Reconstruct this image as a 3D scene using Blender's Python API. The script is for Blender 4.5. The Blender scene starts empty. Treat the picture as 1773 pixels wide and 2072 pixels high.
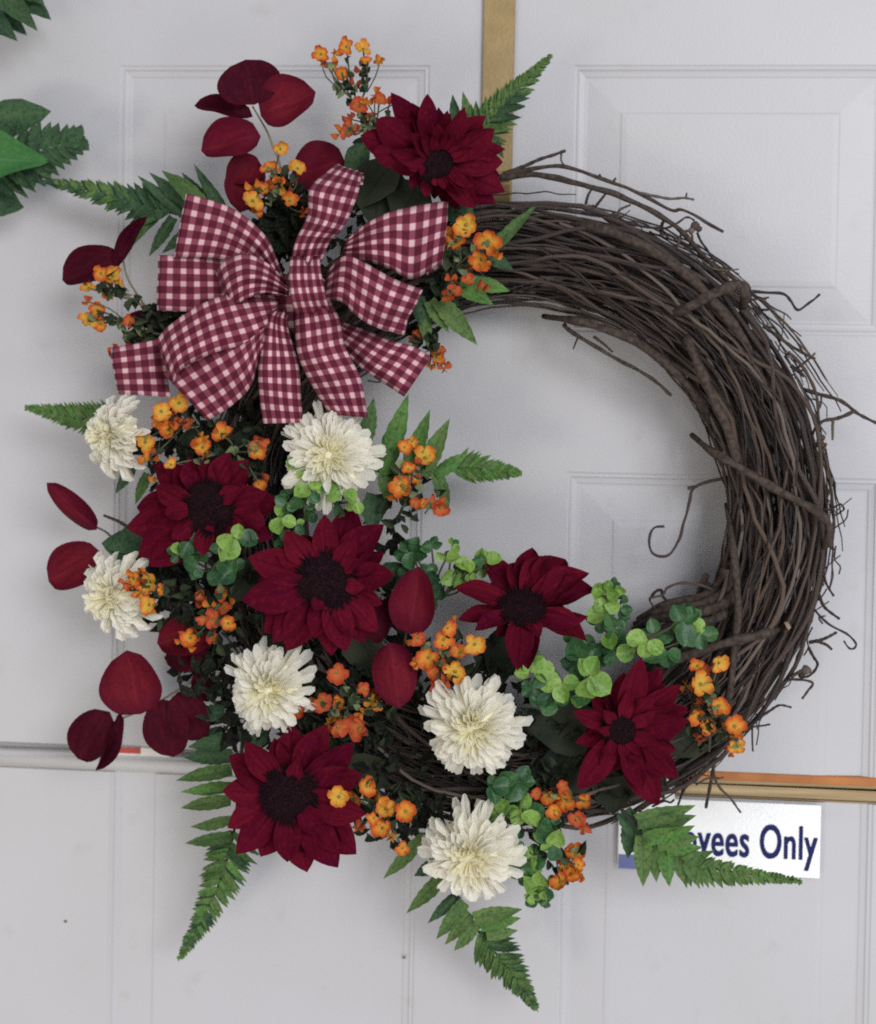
import bpy, bmesh, math, random
from mathutils import Vector, Matrix, noise

random.seed(11)
R = random.random
U = random.uniform
sc = bpy.context.scene
col = sc.collection

# ------------------------------------------------------------------ camera
W, H, F, DIST, CY = 1773.0, 2072.0, 2750.0, 1.1, 806.0
PX = DIST / F                                   # metres per photograph pixel on the door face
YAW, PIT, ROL = 0.08278, -0.01508, 0.0182
CAM = Vector((0, -DIST, 1.657))
fw = Vector((-math.sin(YAW) * math.cos(PIT), math.cos(YAW) * math.cos(PIT), math.sin(PIT)))
r0 = Vector((math.cos(YAW), math.sin(YAW), 0))
u0 = r0.cross(fw)
rt = r0 * math.cos(ROL) + u0 * math.sin(ROL)
up = u0 * math.cos(ROL) - r0 * math.sin(ROL)
cd = bpy.data.cameras.new('camera')
cam = bpy.data.objects.new('camera', cd)
col.objects.link(cam)
cam.matrix_world = Matrix(((rt.x, up.x, -fw.x, CAM.x), (rt.y, up.y, -fw.y, CAM.y), (rt.z, up.z, -fw.z, CAM.z), (0, 0, 0, 1)))
cd.sensor_fit = 'VERTICAL'
cd.sensor_height = 24
cd.lens = F / H * 24
cd.shift_y = (CY - H / 2) / H
cd.clip_start, cd.clip_end = 0.05, 50
sc.camera = cam

# ------------------------------------------------------------------ world, lamps, exposure
w = bpy.data.worlds.new('World')
sc.world = w
w.use_nodes = True
w.node_tree.nodes['Background'].inputs[0].default_value = (0.955, 0.965, 1.015, 1)
w.node_tree.nodes['Background'].inputs[1].default_value = 0.53


def lamp(name, loc, target, size, power, color):
    l = bpy.data.lights.new(name, 'AREA')
    l.shape = 'RECTANGLE'
    l.size, l.size_y = size
    l.energy = power
    l.color = color
    o = bpy.data.objects.new(name, l)
    col.objects.link(o)
    o.location = loc
    o.rotation_euler = (Vector(target) - Vector(loc)).to_track_quat('-Z', 'Y').to_euler()
    return o


lamp('ceiling_light', (1.5, -3.4, 2.6), (-0.05, 0, 1.5), (1.6, 1.2), 76, (0.975, 0.985, 1.0))
lamp('window_light', (0.62, -1.3, 0.92), (0.15, 0, 1.35), (0.42, 0.42), 2.6, (0.97, 0.98, 1.0))
lamp('warm_fill', (-1.5, -2.6, 0.55), (-0.2, 0, 1.3), (0.7, 0.7), 15, (1.0, 0.86, 0.64))  # unseen warm fill, added to tint the lower left of the door
sc.view_settings.view_transform = 'Standard'
sc.view_settings.look = 'None'
sc.view_settings.exposure = 0
sc.view_settings.gamma = 1
sc.cycles.use_denoising = False
sc.cycles.max_bounces = 6
sc.cycles.filter_width = 1.9
cd.dof.use_dof = True
cd.dof.focus_distance = 0.98
cd.dof.aperture_fstop = 2.8


# ------------------------------------------------------------------ placing
def ray(px, py):
    d = fw + rt * ((px - W / 2) / F) + up * (-(py - CY) / F)
    return d / d.y


def P(px, py, d=0.0):
    """Photograph pixel -> point standing d metres off the door face."""
    return CAM + ray(px, py) * (DIST - d)


def Pn(px, py, c, n, off=0.0):
    """Pixel -> point on the plane through c with normal n, moved off along n."""
    r = ray(px, py)
    t = (c + n * off - CAM).dot(n) / r.dot(n)
    return CAM + r * t


def S(d):
    return PX * (DIST - d) / DIST


def spline(pts, n):
    """Catmull-Rom through points (Vectors or tuples), n samples."""
    p = [Vector(q) for q in pts]
    if len(p) == 2:
        return [p[0].lerp(p[1], i / (n - 1)) for i in range(n)]
    p = [p[0] * 2 - p[1]] + p + [p[-1] * 2 - p[-2]]
    m = len(p) - 3
    out = []
    for i in range(n):
        s = i / (n - 1) * m
        k = min(int(s), m - 1)
        t = s - k
        a, b, c, d = p[k:k + 4]
        out.append(0.5 * ((2 * b) + (c - a) * t + (2 * a - 5 * b + 4 * c - d) * t * t + (3 * b - a - 3 * c + d) * t ** 3))
    return out


# ------------------------------------------------------------------ materials
def mat(name, rough=0.6, spec=0.3):
    m = bpy.data.materials.new(name)
    m.use_nodes = True
    nt = m.node_tree
    b = nt.nodes['Principled BSDF']
    b.inputs['Roughness'].default_value = rough
    b.inputs['Specular IOR Level'].default_value = spec
    return m, nt, b


def N(nt, typ, **kw):
    n = nt.nodes.new(typ)
    for k, v in kw.items():
        if k.startswith('i_'):
            n.inputs[k[2:].replace('_', ' ')].default_value = v
        else:
            setattr(n, k, v)
    return n


def ramp(nt, stops):
    r = N(nt, 'ShaderNodeValToRGB')
    e = r.color_ramp.elements
    while len(e) < len(stops):
        e.new(0.5)
    for i, (p, c) in enumerate(stops):
        e[i].position = p
        e[i].color = (*c, 1)
    return r


def mix(nt, a, b, fac, mode='MIX'):
    m = N(nt, 'ShaderNodeMix', data_type='RGBA', blend_type=mode)
    for s, v in ((0, fac), (6, a), (7, b)):
        if hasattr(v, 'links'):
            nt.links.new(v, m.inputs[s])
        else:
            m.inputs[s].default_value = v if s == 0 else (*v, 1)
    return m.outputs[2]


def noise_fac(nt, scale, detail=3, coord='Object', lo=0.35, hi=0.65):
    tc = N(nt, 'ShaderNodeTexCoord')
    n = N(nt, 'ShaderNodeTexNoise', i_Scale=scale, i_Detail=detail)
    nt.links.new(tc.outputs[coord], n.inputs['Vector'])
    mr = N(nt, 'ShaderNodeMapRange')
    mr.inputs[1].default_value, mr.inputs[2].default_value = lo, hi
    nt.links.new(n.outputs['Fac'], mr.inputs[0])
    return mr.outputs[0]


def geo_noise(nt, scale, detail=3, lo=0.35, hi=0.65):
    g = N(nt, 'ShaderNodeNewGeometry')
    n = N(nt, 'ShaderNodeTexNoise', i_Scale=scale, i_Detail=detail)
    nt.links.new(g.outputs['Position'], n.inputs['Vector'])
    mr = N(nt, 'ShaderNodeMapRange')
    mr.inputs[1].default_value, mr.inputs[2].default_value = lo, hi
    nt.links.new(n.outputs['Fac'], mr.inputs[0])
    return mr.outputs[0]


def bump(nt, b, fac, strength=0.2, dist=0.0005):
    bp = N(nt, 'ShaderNodeBump')
    bp.inputs['Strength'].default_value = strength
    bp.inputs['Distance'].default_value = dist
    nt.links.new(fac, bp.inputs['Height'])
    nt.links.new(bp.outputs[0], b.inputs['Normal'])


def translucent(nt, b, colour, w_):
    if not w_:
        return
    tr = N(nt, 'ShaderNodeBsdfTranslucent')
    nt.links.new(colour, tr.inputs[0])
    ms = N(nt, 'ShaderNodeMixShader')
    ms.inputs[0].default_value = w_
    nt.links.new(b.outputs[0], ms.inputs[1])
    nt.links.new(tr.outputs[0], ms.inputs[2])
    nt.links.new(ms.outputs[0], nt.nodes['Material Output'].inputs[0])


def cloth(name, a, b_, c, rough=0.85, sheen=0.15, rnd=0.35, vein=None, scale=900, trans=0.0, mott=None, streak=None, edge=None, spec=0.12):
    """Dyed petal and leaf fabric: two tones in soft blotches, a tone per piece, faint weave, optional midrib."""
    m, nt, b = mat(name, rough, 0.15)
    base = mix(nt, a, b_, geo_noise(nt, 60, 3))
    oi = N(nt, 'ShaderNodeObjectInfo')
    mr = N(nt, 'ShaderNodeMapRange')
    mr.inputs[3].default_value, mr.inputs[4].default_value = 0, rnd * 2
    nt.links.new(oi.outputs['Random'], mr.inputs[0])
    base = mix(nt, base, c, mr.outputs[0])
    fine = geo_noise(nt, scale, 2, 0.3, 0.7)
    if mott:
        base = mix(nt, base, mott[0], geo_noise(nt, 420, 3, 0.45, 0.75))
        base = mix(nt, base, mott[1], geo_noise(nt, 330, 3, 0.52, 0.8))
    if vein:
        uv = N(nt, 'ShaderNodeUVMap')
        sp = N(nt, 'ShaderNodeSeparateXYZ')
        nt.links.new(uv.outputs[0], sp.inputs[0])
        s = N(nt, 'ShaderNodeMath', operation='SUBTRACT')
        s.inputs[1].default_value = 0.5
        nt.links.new(sp.outputs[0], s.inputs[0])
        ab = N(nt, 'ShaderNodeMath', operation='ABSOLUTE')
        nt.links.new(s.outputs[0], ab.inputs[0])
        mr2 = N(nt, 'ShaderNodeMapRange')
        mr2.inputs[1].default_value, mr2.inputs[2].default_value = 0.0, vein[1]
        mr2.inputs[3].default_value, mr2.inputs[4].default_value = vein[2], 0
        nt.links.new(ab.outputs[0], mr2.inputs[0])
        base = mix(nt, base, vein[0], mr2.outputs[0])
    if streak:
        uv2 = N(nt, 'ShaderNodeUVMap')
        mp2 = N(nt, 'ShaderNodeMapping')
        mp2.inputs['Scale'].default_value = (streak[0], 1.2, 1)
        nt.links.new(uv2.outputs[0], mp2.inputs[0])
        ns = N(nt, 'ShaderNodeTexNoise', i_Scale=1.0, i_Detail=3)
        nt.links.new(mp2.outputs[0], ns.inputs['Vector'])
        ms2 = N(nt, 'ShaderNodeMapRange')
        ms2.inputs[1].default_value, ms2.inputs[2].default_value, ms2.inputs[4].default_value = 0.42, 0.68, streak[2]
        nt.links.new(ns.outputs['Fac'], ms2.inputs[0])
        base = mix(nt, base, streak[1], ms2.outputs[0])
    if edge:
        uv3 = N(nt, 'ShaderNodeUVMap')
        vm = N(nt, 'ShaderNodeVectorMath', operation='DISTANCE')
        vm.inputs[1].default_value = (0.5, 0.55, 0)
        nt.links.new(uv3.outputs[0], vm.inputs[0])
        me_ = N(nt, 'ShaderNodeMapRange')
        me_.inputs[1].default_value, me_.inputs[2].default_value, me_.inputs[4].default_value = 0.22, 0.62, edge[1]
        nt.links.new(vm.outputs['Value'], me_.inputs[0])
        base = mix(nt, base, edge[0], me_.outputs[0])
    translucent(nt, b, base, trans)
    nt.links.new(base, b.inputs['Base Color'])
    b.inputs['Specular IOR Level'].default_value = spec
    b.inputs['Sheen Weight'].default_value = sheen
    b.inputs['Sheen Roughness'].default_value = 0.5
    bump(nt, b, fine, 0.25, 0.0006)
    return m


def uvramp(name, stops, rnd=None, rough=0.7, axis=1, trans=0.0):
    m, nt, b = mat(name, rough, 0.2)
    uv = N(nt, 'ShaderNodeUVMap')
    sp = N(nt, 'ShaderNodeSeparateXYZ')
    nt.links.new(uv.outputs[0], sp.inputs[0])
    r = ramp(nt, stops)
    nt.links.new(sp.outputs[axis], r.inputs[0])
    out = r.outputs[0]
    if rnd:
        oi = N(nt, 'ShaderNodeObjectInfo')
        mr = N(nt, 'ShaderNodeMapRange')
        mr.inputs[3].default_value, mr.inputs[4].default_value = 0, rnd[1]
        nt.links.new(oi.outputs['Random'], mr.inputs[0])
        out = mix(nt, out, rnd[0], mr.outputs[0])
    nt.links.new(out, b.inputs['Base Color'])
    translucent(nt, b, out, trans)
    bump(nt, b, geo_noise(nt, 700, 2), 0.2, 0.0005)
    return m


M = {}
# door paint: warm white, a little uneven
m, nt, b = mat('door_paint', 0.42, 0.35)
c = mix(nt, (0.518, 0.515, 0.540), (0.495, 0.490, 0.503), geo_noise(nt, 5, 4, 0.4, 0.62))
c = mix(nt, c, (0.42, 0.405, 0.385), geo_noise(nt, 30, 6, 0.62, 0.95))
nt.links.new(c, b.inputs['Base Color'])
bump(nt, b, geo_noise(nt, 420, 4), 0.12, 0.0006)
M['paint'] = m
# sawn edge strip: bare wood, painted over towards the left end
m, nt, b = mat('edge_wood', 0.5, 0.35)
tc = N(nt, 'ShaderNodeNewGeometry')
mp = N(nt, 'ShaderNodeMapping')
mp.inputs['Scale'].default_value = (12, 90, 400)
nt.links.new(tc.outputs['Position'], mp.inputs[0])
n1 = N(nt, 'ShaderNodeTexNoise', i_Scale=1.0, i_Detail=5)
nt.links.new(mp.outputs[0], n1.inputs['Vector'])
g = ramp(nt, [(0.3, (0.36, 0.245, 0.12)), (0.7, (0.52, 0.40, 0.235))])
nt.links.new(n1.outputs['Fac'], g.inputs[0])
sx = N(nt, 'ShaderNodeSeparateXYZ')
nt.links.new(tc.outputs['Position'], sx.inputs[0])
ad = N(nt, 'ShaderNodeMath', operation='MULTIPLY_ADD')
ad.inputs[1].default_value = 0.12
nt.links.new(n1.outputs['Fac'], ad.inputs[0])
nt.links.new(sx.outputs[0], ad.inputs[2])
mr = N(nt, 'ShaderNodeMapRange')
mr.inputs[1].default_value, mr.inputs[2].default_value = -0.20, 0.02
nt.links.new(ad.outputs[0], mr.inputs[0])
nt.links.new(mix(nt, (0.66, 0.652, 0.645), g.outputs[0], mr.outputs[0]), b.inputs['Base Color'])
M['edge'] = m
m, nt, b = mat('orange_wood', 0.45, 0.4)
nt.links.new(mix(nt, (0.50, 0.185, 0.045), (0.38, 0.13, 0.03), geo_noise(nt, 40, 4)), b.inputs['Base Color'])
M['orange_wood'] = m


def plain(name, colr, rough=0.5, metal=0.0, spec=0.4, var=0.15, scale=60):
    m, nt, b = mat(name, rough, spec)
    d = tuple(x * (1 - var) for x in colr)
    nt.links.new(mix(nt, colr, d, geo_noise(nt, scale, 4)), b.inputs['Base Color'])
    b.inputs['Metallic'].default_value = metal
    bump(nt, b, geo_noise(nt, scale * 6, 3), 0.1, 0.0004)
    return m


M['brass'] = plain('brass', (0.36, 0.262, 0.125), 0.34, 0.5)
M['white_plastic'] = plain('white_plastic', (0.82, 0.83, 0.84), 0.3)
M['sign_face'] = plain('sign_face', (0.88, 0.89, 0.90), 0.16, 0, 0.6, 0.02)
M['sign_ink'] = plain('sign_ink', (0.012, 0.016, 0.105), 0.5, 0, 0.15)
M['sign_blue'] = plain('sign_blue', (0.16, 0.19, 0.42), 0.3)
M['red_print'] = plain('red_print', (0.48, 0.06, 0.04), 0.5)
M['chip'] = plain('chip', (0.16, 0.10, 0.075), 0.8)
M['card'] = plain('card', (0.85, 0.80, 0.77), 0.6)

# vine bark
m, nt, b = mat('vine_bark', 0.8, 0.2)
uv = N(nt, 'ShaderNodeUVMap')
mp = N(nt, 'ShaderNodeMapping')
mp.inputs['Scale'].default_value = (5, 45, 1)
nt.links.new(uv.outputs[0], mp.inputs[0])
n1 = N(nt, 'ShaderNodeTexNoise', i_Scale=2.0, i_Detail=6)
nt.links.new(mp.outputs[0], n1.inputs['Vector'])
g = ramp(nt, [(0.3, (0.026, 0.019, 0.021)), (0.55, (0.078, 0.060, 0.054)), (0.75, (0.22, 0.175, 0.145))])
nt.links.new(n1.outputs['Fac'], g.inputs[0])
oi = N(nt, 'ShaderNodeObjectInfo')
g2 = ramp(nt, [(0.0, (0.015, 0.011, 0.017)), (0.35, (0.042, 0.032, 0.033)), (0.62, (0.095, 0.070, 0.060)), (0.80, (0.19, 0.125, 0.085)), (0.90, (0.185, 0.170, 0.160)), (1.0, (0.28, 0.22, 0.17))])
nt.links.new(oi.outputs['Random'], g2.inputs[0])
nt.links.new(mix(nt, g.outputs[0], g2.outputs[0], 0.5), b.inputs['Base Color'])
bump(nt, b, n1.outputs['Fac'], 0.8, 0.002)
M['bark'] = m
M['bark_bind'] = plain('bark_bind', (0.085, 0.064, 0.054), 0.85, 0, 0.1, 0.55, 260)
M['bark_pale'] = plain('bark_pale', (0.30, 0.22, 0.15), 0.8)

MOT = ((0.095, 0.0035, 0.024), (0.175, 0.013, 0.014))
M['petal_red'] = cloth('burgundy_petal', (0.108, 0.0038, 0.0185), (0.074, 0.003, 0.0185), (0.165, 0.009, 0.020), 0.95, 0.0, 0.4, ((0.05, 0.002, 0.009), 0.09, 0.5), 900, 0.16, MOT, (26, (0.062, 0.002, 0.012), 0.7), None, 0.04)
M['leaf_red'] = cloth('burgundy_leaf', (0.140, 0.0055, 0.016), (0.105, 0.004, 0.018), (0.19, 0.013, 0.015), 0.7, 0.0, 0.4, ((0.20, 0.02, 0.03), 0.03, 0.5), 900, 0.12, MOT, (9, (0.085, 0.003, 0.016), 0.6), ((0.072, 0.002, 0.016), 0.75), 0.10)  # edge tone paints in a satin sheen: lighter middle, darker purplish rim
M['leaf_red_dark'] = cloth('dark_burgundy_leaf', (0.052, 0.0028, 0.010), (0.036, 0.002, 0.011), (0.085, 0.005, 0.011), 0.75, 0.0, 0.3, ((0.09, 0.008, 0.016), 0.03, 0.4), 900, 0.05, ((0.028, 0.002, 0.016), (0.095, 0.006, 0.008)), (9, (0.03, 0.0015, 0.009), 0.6), None, 0.08)
M['disc'] = cloth('seed_disc', (0.012, 0.006, 0.010), (0.018, 0.008, 0.008), (0.009, 0.006, 0.011), 1.0, 0.0, 0.3, None, 900, 0, ((0.030, 0.010, 0.010), (0.006, 0.004, 0.010)), None, None, 0.02)
M['cream'] = uvramp('cream_petal', [(0.0, (0.96, 0.92, 0.76)), (0.4, (0.97, 0.945, 0.84)), (1.0, (0.975, 0.96, 0.895))], ((0.94, 0.90, 0.78), 0.30), 0.8, 1, 0.5)
M['cream_heart'] = uvramp('cream_heart_petal', [(0.0, (0.955, 0.90, 0.65)), (0.6, (0.965, 0.93, 0.75)), (1.0, (0.97, 0.95, 0.83))], ((0.96, 0.91, 0.66), 0.3), 0.8, 1, 0.5)
FM = ((0.04, 0.09, 0.04), (0.17, 0.24, 0.075))
M['fern'] = cloth('fern_leaf', (0.115, 0.205, 0.060), (0.075, 0.155, 0.055), (0.165, 0.245, 0.075), 0.6, 0.03, 0.3, ((0.055, 0.11, 0.05), 0.10, 0.5), 900, 0.18, FM)
M['fern_dark'] = cloth('dark_fern_leaf', (0.045, 0.105, 0.048), (0.030, 0.070, 0.042), (0.075, 0.145, 0.06), 0.6, 0.03, 0.3, ((0.10, 0.15, 0.08), 0.07, 0.4), 900, 0.1, ((0.02, 0.04, 0.03), (0.085, 0.14, 0.055)))
M['fern_bright'] = cloth('bright_fern_leaf', (0.115, 0.27, 0.060), (0.085, 0.21, 0.055), (0.16, 0.30, 0.075), 0.6, 0.03, 0.3, ((0.06, 0.14, 0.04), 0.06, 0.5), 900, 0.2, FM)
M['olive'] = cloth('olive_leaf', (0.030, 0.036, 0.022), (0.018, 0.026, 0.02), (0.045, 0.05, 0.028), 0.8, 0.05, 0.3, ((0.02, 0.02, 0.012), 0.05, 0.6))
M['box'] = cloth('boxwood_leaf', (0.16, 0.34, 0.045), (0.10, 0.25, 0.04), (0.26, 0.43, 0.07), 0.35, 0.0, 0.45, ((0.30, 0.42, 0.13), 0.07, 0.5), 900, 0.15, ((0.06, 0.17, 0.04), (0.26, 0.38, 0.10)), None, ((0.30, 0.44, 0.12), 0.5), 0.4)
M['box_dark'] = cloth('dark_boxwood_leaf', (0.030, 0.105, 0.040), (0.018, 0.065, 0.034), (0.055, 0.16, 0.045), 0.35, 0.0, 0.45, ((0.09, 0.18, 0.07), 0.07, 0.5), 900, 0.1, ((0.015, 0.05, 0.03), (0.07, 0.16, 0.05)), None, ((0.075, 0.17, 0.06), 0.4), 0.4)
M['ivy'] = cloth('ivy_leaf', (0.060, 0.20, 0.055), (0.045, 0.15, 0.05), (0.075, 0.23, 0.06), 0.6, 0.0, 0.2, ((0.11, 0.26, 0.10), 0.03, 0.6), 900, 0.15, ((0.04, 0.13, 0.045), (0.10, 0.24, 0.07)), (7, (0.045, 0.15, 0.05), 0.6), None, 0.15)
M['bud'] = cloth('grey_green_bud', (0.16, 0.21, 0.10), (0.10, 0.15, 0.08), (0.24, 0.27, 0.13), 0.7, 0.05, 0.4)
M['bud_dark'] = cloth('dark_green_bud', (0.035, 0.05, 0.03), (0.022, 0.034, 0.026), (0.07, 0.09, 0.045), 0.8, 0.0, 0.4)
M['stem'] = plain('green_stem', (0.075, 0.085, 0.045), 0.7)
M['stem_pale'] = plain('pale_stem', (0.26, 0.22, 0.13), 0.7)
M['stem_dark'] = plain('dark_stem', (0.022, 0.024, 0.018), 0.8)
TF = dict(trans=0.2)
M['orange'] = uvramp('orange_petal', [(0.0, (0.66, 0.40, 0.06)), (0.40, (0.72, 0.32, 0.045)), (0.68, (0.66, 0.17, 0.028)), (0.92, (0.46, 0.06, 0.018))], ((0.66, 0.16, 0.03), 0.45), **TF)
M['red_orange'] = uvramp('red_orange_petal', [(0.0, (0.55, 0.20, 0.05)), (0.5, (0.58, 0.13, 0.04)), (1.0, (0.42, 0.05, 0.025))], ((0.50, 0.07, 0.03), 0.4), **TF)
M['yellow'] = uvramp('yellow_petal', [(0.0, (0.62, 0.44, 0.07)), (0.55, (0.74, 0.40, 0.06)), (0.80, (0.68, 0.22, 0.035)), (1.0, (0.46, 0.07, 0.02))], ((0.74, 0.34, 0.05), 0.3), **TF)
M['heart'] = plain('floret_heart', (0.30, 0.20, 0.03), 0.8)
# gingham
m, nt, b = mat('gingham', 0.85, 0.15)
uv = N(nt, 'ShaderNodeUVMap')
sp = N(nt, 'ShaderNodeSeparateXYZ')
nt.links.new(uv.outputs[0], sp.inputs[0])
fs = []
for ax in (0, 1):
    fr = N(nt, 'ShaderNodeMath', operation='PINGPONG')
    fr.inputs[1].default_value = 0.5
    nt.links.new(sp.outputs[ax], fr.inputs[0])
    mr = N(nt, 'ShaderNodeMapRange', interpolation_type='SMOOTHSTEP')
    mr.inputs[1].default_value, mr.inputs[2].default_value = 0.235, 0.345
    nt.links.new(fr.outputs[0], mr.inputs[0])
    fs.append(mr.outputs[0])
av = N(nt, 'ShaderNodeMath', operation='ADD')
nt.links.new(fs[0], av.inputs[0])
nt.links.new(fs[1], av.inputs[1])
hf = N(nt, 'ShaderNodeMath', operation='MULTIPLY')
hf.inputs[1].default_value = 0.5
nt.links.new(av.outputs[0], hf.inputs[0])
g = ramp(nt, [(0.0, (0.072, 0.003, 0.018)), (0.5, (0.225, 0.050, 0.080)), (1.0, (0.70, 0.475, 0.50))])
nt.links.new(hf.outputs[0], g.inputs[0])
wv = N(nt, 'ShaderNodeTexNoise', i_Scale=60.0, i_Detail=2)
nt.links.new(uv.outputs[0], wv.inputs['Vector'])
mr = N(nt, 'ShaderNodeMapRange')
mr.inputs[1].default_value, mr.inputs[2].default_value, mr.inputs[4].default_value = 0.4, 0.9, 0.5
nt.links.new(wv.outputs['Fac'], mr.inputs[0])
nt.links.new(mix(nt, g.outputs[0], (0.30, 0.10, 0.14), mr.outputs[0]), b.inputs['Base Color'])
bump(nt, b, wv.outputs['Fac'], 0.3, 0.0006)
M['gingham'] = m


# ------------------------------------------------------------------ objects
def finish(me, material, smooth=True):
    me.materials.append(material)
    if smooth:
        me.polygons.foreach_set('use_smooth', [True] * len(me.polygons))
    me.update()
    return me


def obj(name, me, parent=None, mtx=None):
    o = bpy.data.objects.new(name, me)
    col.objects.link(o)
    if parent is not None:
        o.parent = parent
        o.matrix_basis = Matrix.Translation(-parent.location) @ (mtx or Matrix())
    elif mtx is not None:
        o.matrix_world = mtx
    return o


def thing(name, loc, label, cat, group=None):
    o = bpy.data.objects.new(name, None)
    o.empty_display_size = 0.01
    col.objects.link(o)
    o.location = loc
    o['label'] = label
    o['category'] = cat
    if group:
        o['group'] = group
    return o


def mesh(name, vs, fs, material, uvs=None, smooth=True):
    me = bpy.data.meshes.new(name)
    me.from_pydata([tuple(v) for v in vs], [], fs)
    if uvs:
        l = me.uv_layers.new()
        for p in me.polygons:
            for li in p.loop_indices:
                l.data[li].uv = uvs[me.loops[li].vertex_index]
    return finish(me, material, smooth)


def blade(name, prof, material, curl=0.0, cup=0.0, fold=0.0, serr=0.0, nx=4, wave=0.0):
    """A petal or leaf along +Y, length 1, full width 1 at the widest, facing +Z. prof: half widths 0..0.5 along it."""
    n = len(prof)
    vs, fs, uvs = [], [], []
    for i, hw in enumerate(prof):
        t = i / (n - 1)
        if serr and 1 < i < n - 1:
            hw = hw * (1 + (serr if i % 2 else -serr))
        for j in range(nx + 1):
            s = j / nx * 2 - 1
            x = hw * s
            z = curl * t * t + cup * s * s * hw * 2 + fold * abs(s) * hw * 2 + wave * math.sin(7 * t + 3 * s) * hw
            vs.append((x, t - (0.04 * serr * 8 * abs(s) if serr else 0), z))
            uvs.append((j / nx, t))
    for i in range(n - 1):
        for j in range(nx):
            a = i * (nx + 1) + j
            fs.append((a, a + 1, a + nx + 2, a + nx + 1))
    return mesh(name, vs, fs, material, uvs)


def lay(name, me, parent, base, tip, width, upv, zs=None):
    """Place a unit blade from base to tip with the given width, its face turned towards upv."""
    y = tip - base
    L = y.length
    y = y / L
    x = y.cross(upv)
    if x.length < 1e-6:
        x = y.cross(Vector((0.3, -1, 0.2)))
    x.normalize()
    z = x.cross(y)
    s = (width, L, zs or L)
    mtx = Matrix(((x.x * s[0], y.x * s[1], z.x * s[2], base.x), (x.y * s[0], y.y * s[1], z.y * s[2], base.y),
                  (x.z * s[0], y.z * s[1], z.z * s[2], base.z), (0, 0, 0, 1)))
    return obj(name, me, parent, mtx)


def tube_data(pts, rad, sides=6, taper=None):
    vs, fs, uvs = [], [], []
    n = len(pts)
    px = None
    L = 0
    for i, p in enumerate(pts):
        t = (pts[min(i + 1, n - 1)] - pts[max(i - 1, 0)])
        if t.length < 1e-9:
            t = Vector((0, 0, 1))
        t.normalize()
        if px is None:
            px = t.orthogonal().normalized()
        px = (px - t * px.dot(t))
        px = px.normalized() if px.length > 1e-6 else t.orthogonal().normalized()
        py = t.cross(px)
        if i:
            L += (p - pts[i - 1]).length
        rr = rad(i / (n - 1)) if callable(rad) else rad
        for k in range(sides):
            a = 2 * math.pi * k / sides
            vs.append(p + (px * math.cos(a) + py * math.sin(a)) * rr)
            uvs.append((k / sides, L * 10))
    for i in range(n - 1):
        for k in range(sides):
            a = i * sides + k
            b_ = i * sides + (k + 1) % sides
            fs.append((a, b_, b_ + sides, a + sides))
    fs.append(tuple(range(sides))[::-1])
    fs.append(tuple(range((n - 1) * sides, n * sides)))
    return vs, fs, uvs


def tube(name, pts, rad, material, parent=None, sides=6):
    vs, fs, uvs = tube_data([Vector(p) for p in pts], rad, sides)
    loc = parent.location if parent is not None else Vector()
    return obj(name, mesh(name, vs, fs, material, uvs), parent)


def tubes(name, lines, material, parent, sides=5):
    """Several joined strands of one branching stem (one piece)."""
    V, Fc, UV = [], [], []
    for pts, rad in lines:
        vs, fs, uvs = tube_data(pts, rad, sides)
        o = len(V)
        V += vs
        UV += uvs
        Fc += [tuple(i + o for i in f) for f in fs]
    return obj(name, mesh(name, V, Fc, material, UV), parent)


def box(bm, x0, x1, y0, y1, z0, z1):
    v = [bm.verts.new((x, y, z)) for x in (x0, x1) for y in (y0, y1) for z in (z0, z1)]
    for f in ((0, 1, 3, 2), (4, 6, 7, 5), (0, 4, 5, 1), (2, 3, 7, 6), (0, 2, 6, 4), (1, 5, 7, 3)):
        bm.faces.new([v[i] for i in f])


def bm_obj(name, bm, material, parent=None, bevel=0.0, smooth=False):
    if bevel:
        bmesh.ops.bevel(bm, geom=bm.edges[:], offset=bevel, segments=2, affect='EDGES')
    bmesh.ops.recalc_face_normals(bm, faces=bm.faces[:])
    me = bpy.data.meshes.new(name)
    bm.to_mesh(me)
    bm.free()
    finish(me, material, smooth)
    return obj(name, me, parent)


# ------------------------------------------------------------------ the door
ZC = CAM.z


def X(u):
    return u * PX


def Z(u):
    return ZC + u * PX


TH = 0.036
XS = [-1185, -899, -256, 34, 655, 941]          # stile, panel, mullion, panel, stile
PROF = [(0, 0), (3, -1.6), (6, -2.0), (9, -1.4), (12, -3.6), (17, -4.6), (22, -5.2), (25, -6.6), (29, -6.8), (94, -3.0), (98, -1.6), (108, -1.0)]


def panel(name, parent, x0, x1, z0, z1, cut_bottom=False, cut_top=False):
    """Moulded raised panel: loops of the moulding from the outer groove in to the raised field; a sawn panel runs out square at the cut."""
    vs, fs = [], []
    for ins, dep in PROF:
        a = z0 if cut_bottom else z0 + ins
        b_ = z1 if cut_top else z1 - ins
        for (px_, pz) in ((x0 + ins, a), (x1 - ins, a), (x1 - ins, b_), (x0 + ins, b_)):
            vs.append((X(px_), -dep * 0.00052, Z(pz)))
    k = len(PROF)
    for i in range(k - 1):
        for j in range(4):
            if (j == 0 and cut_bottom) or (j == 2 and cut_top):
                continue
            a, b_ = i * 4 + j, i * 4 + (j + 1) % 4
            fs.append((a, b_, b_ + 4, a + 4))
    e = (k - 1) * 4
    fs.append((e, e + 1, e + 2, e + 3))
    return obj(name, mesh(name, vs, fs, M['paint'], None, False), parent)


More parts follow.
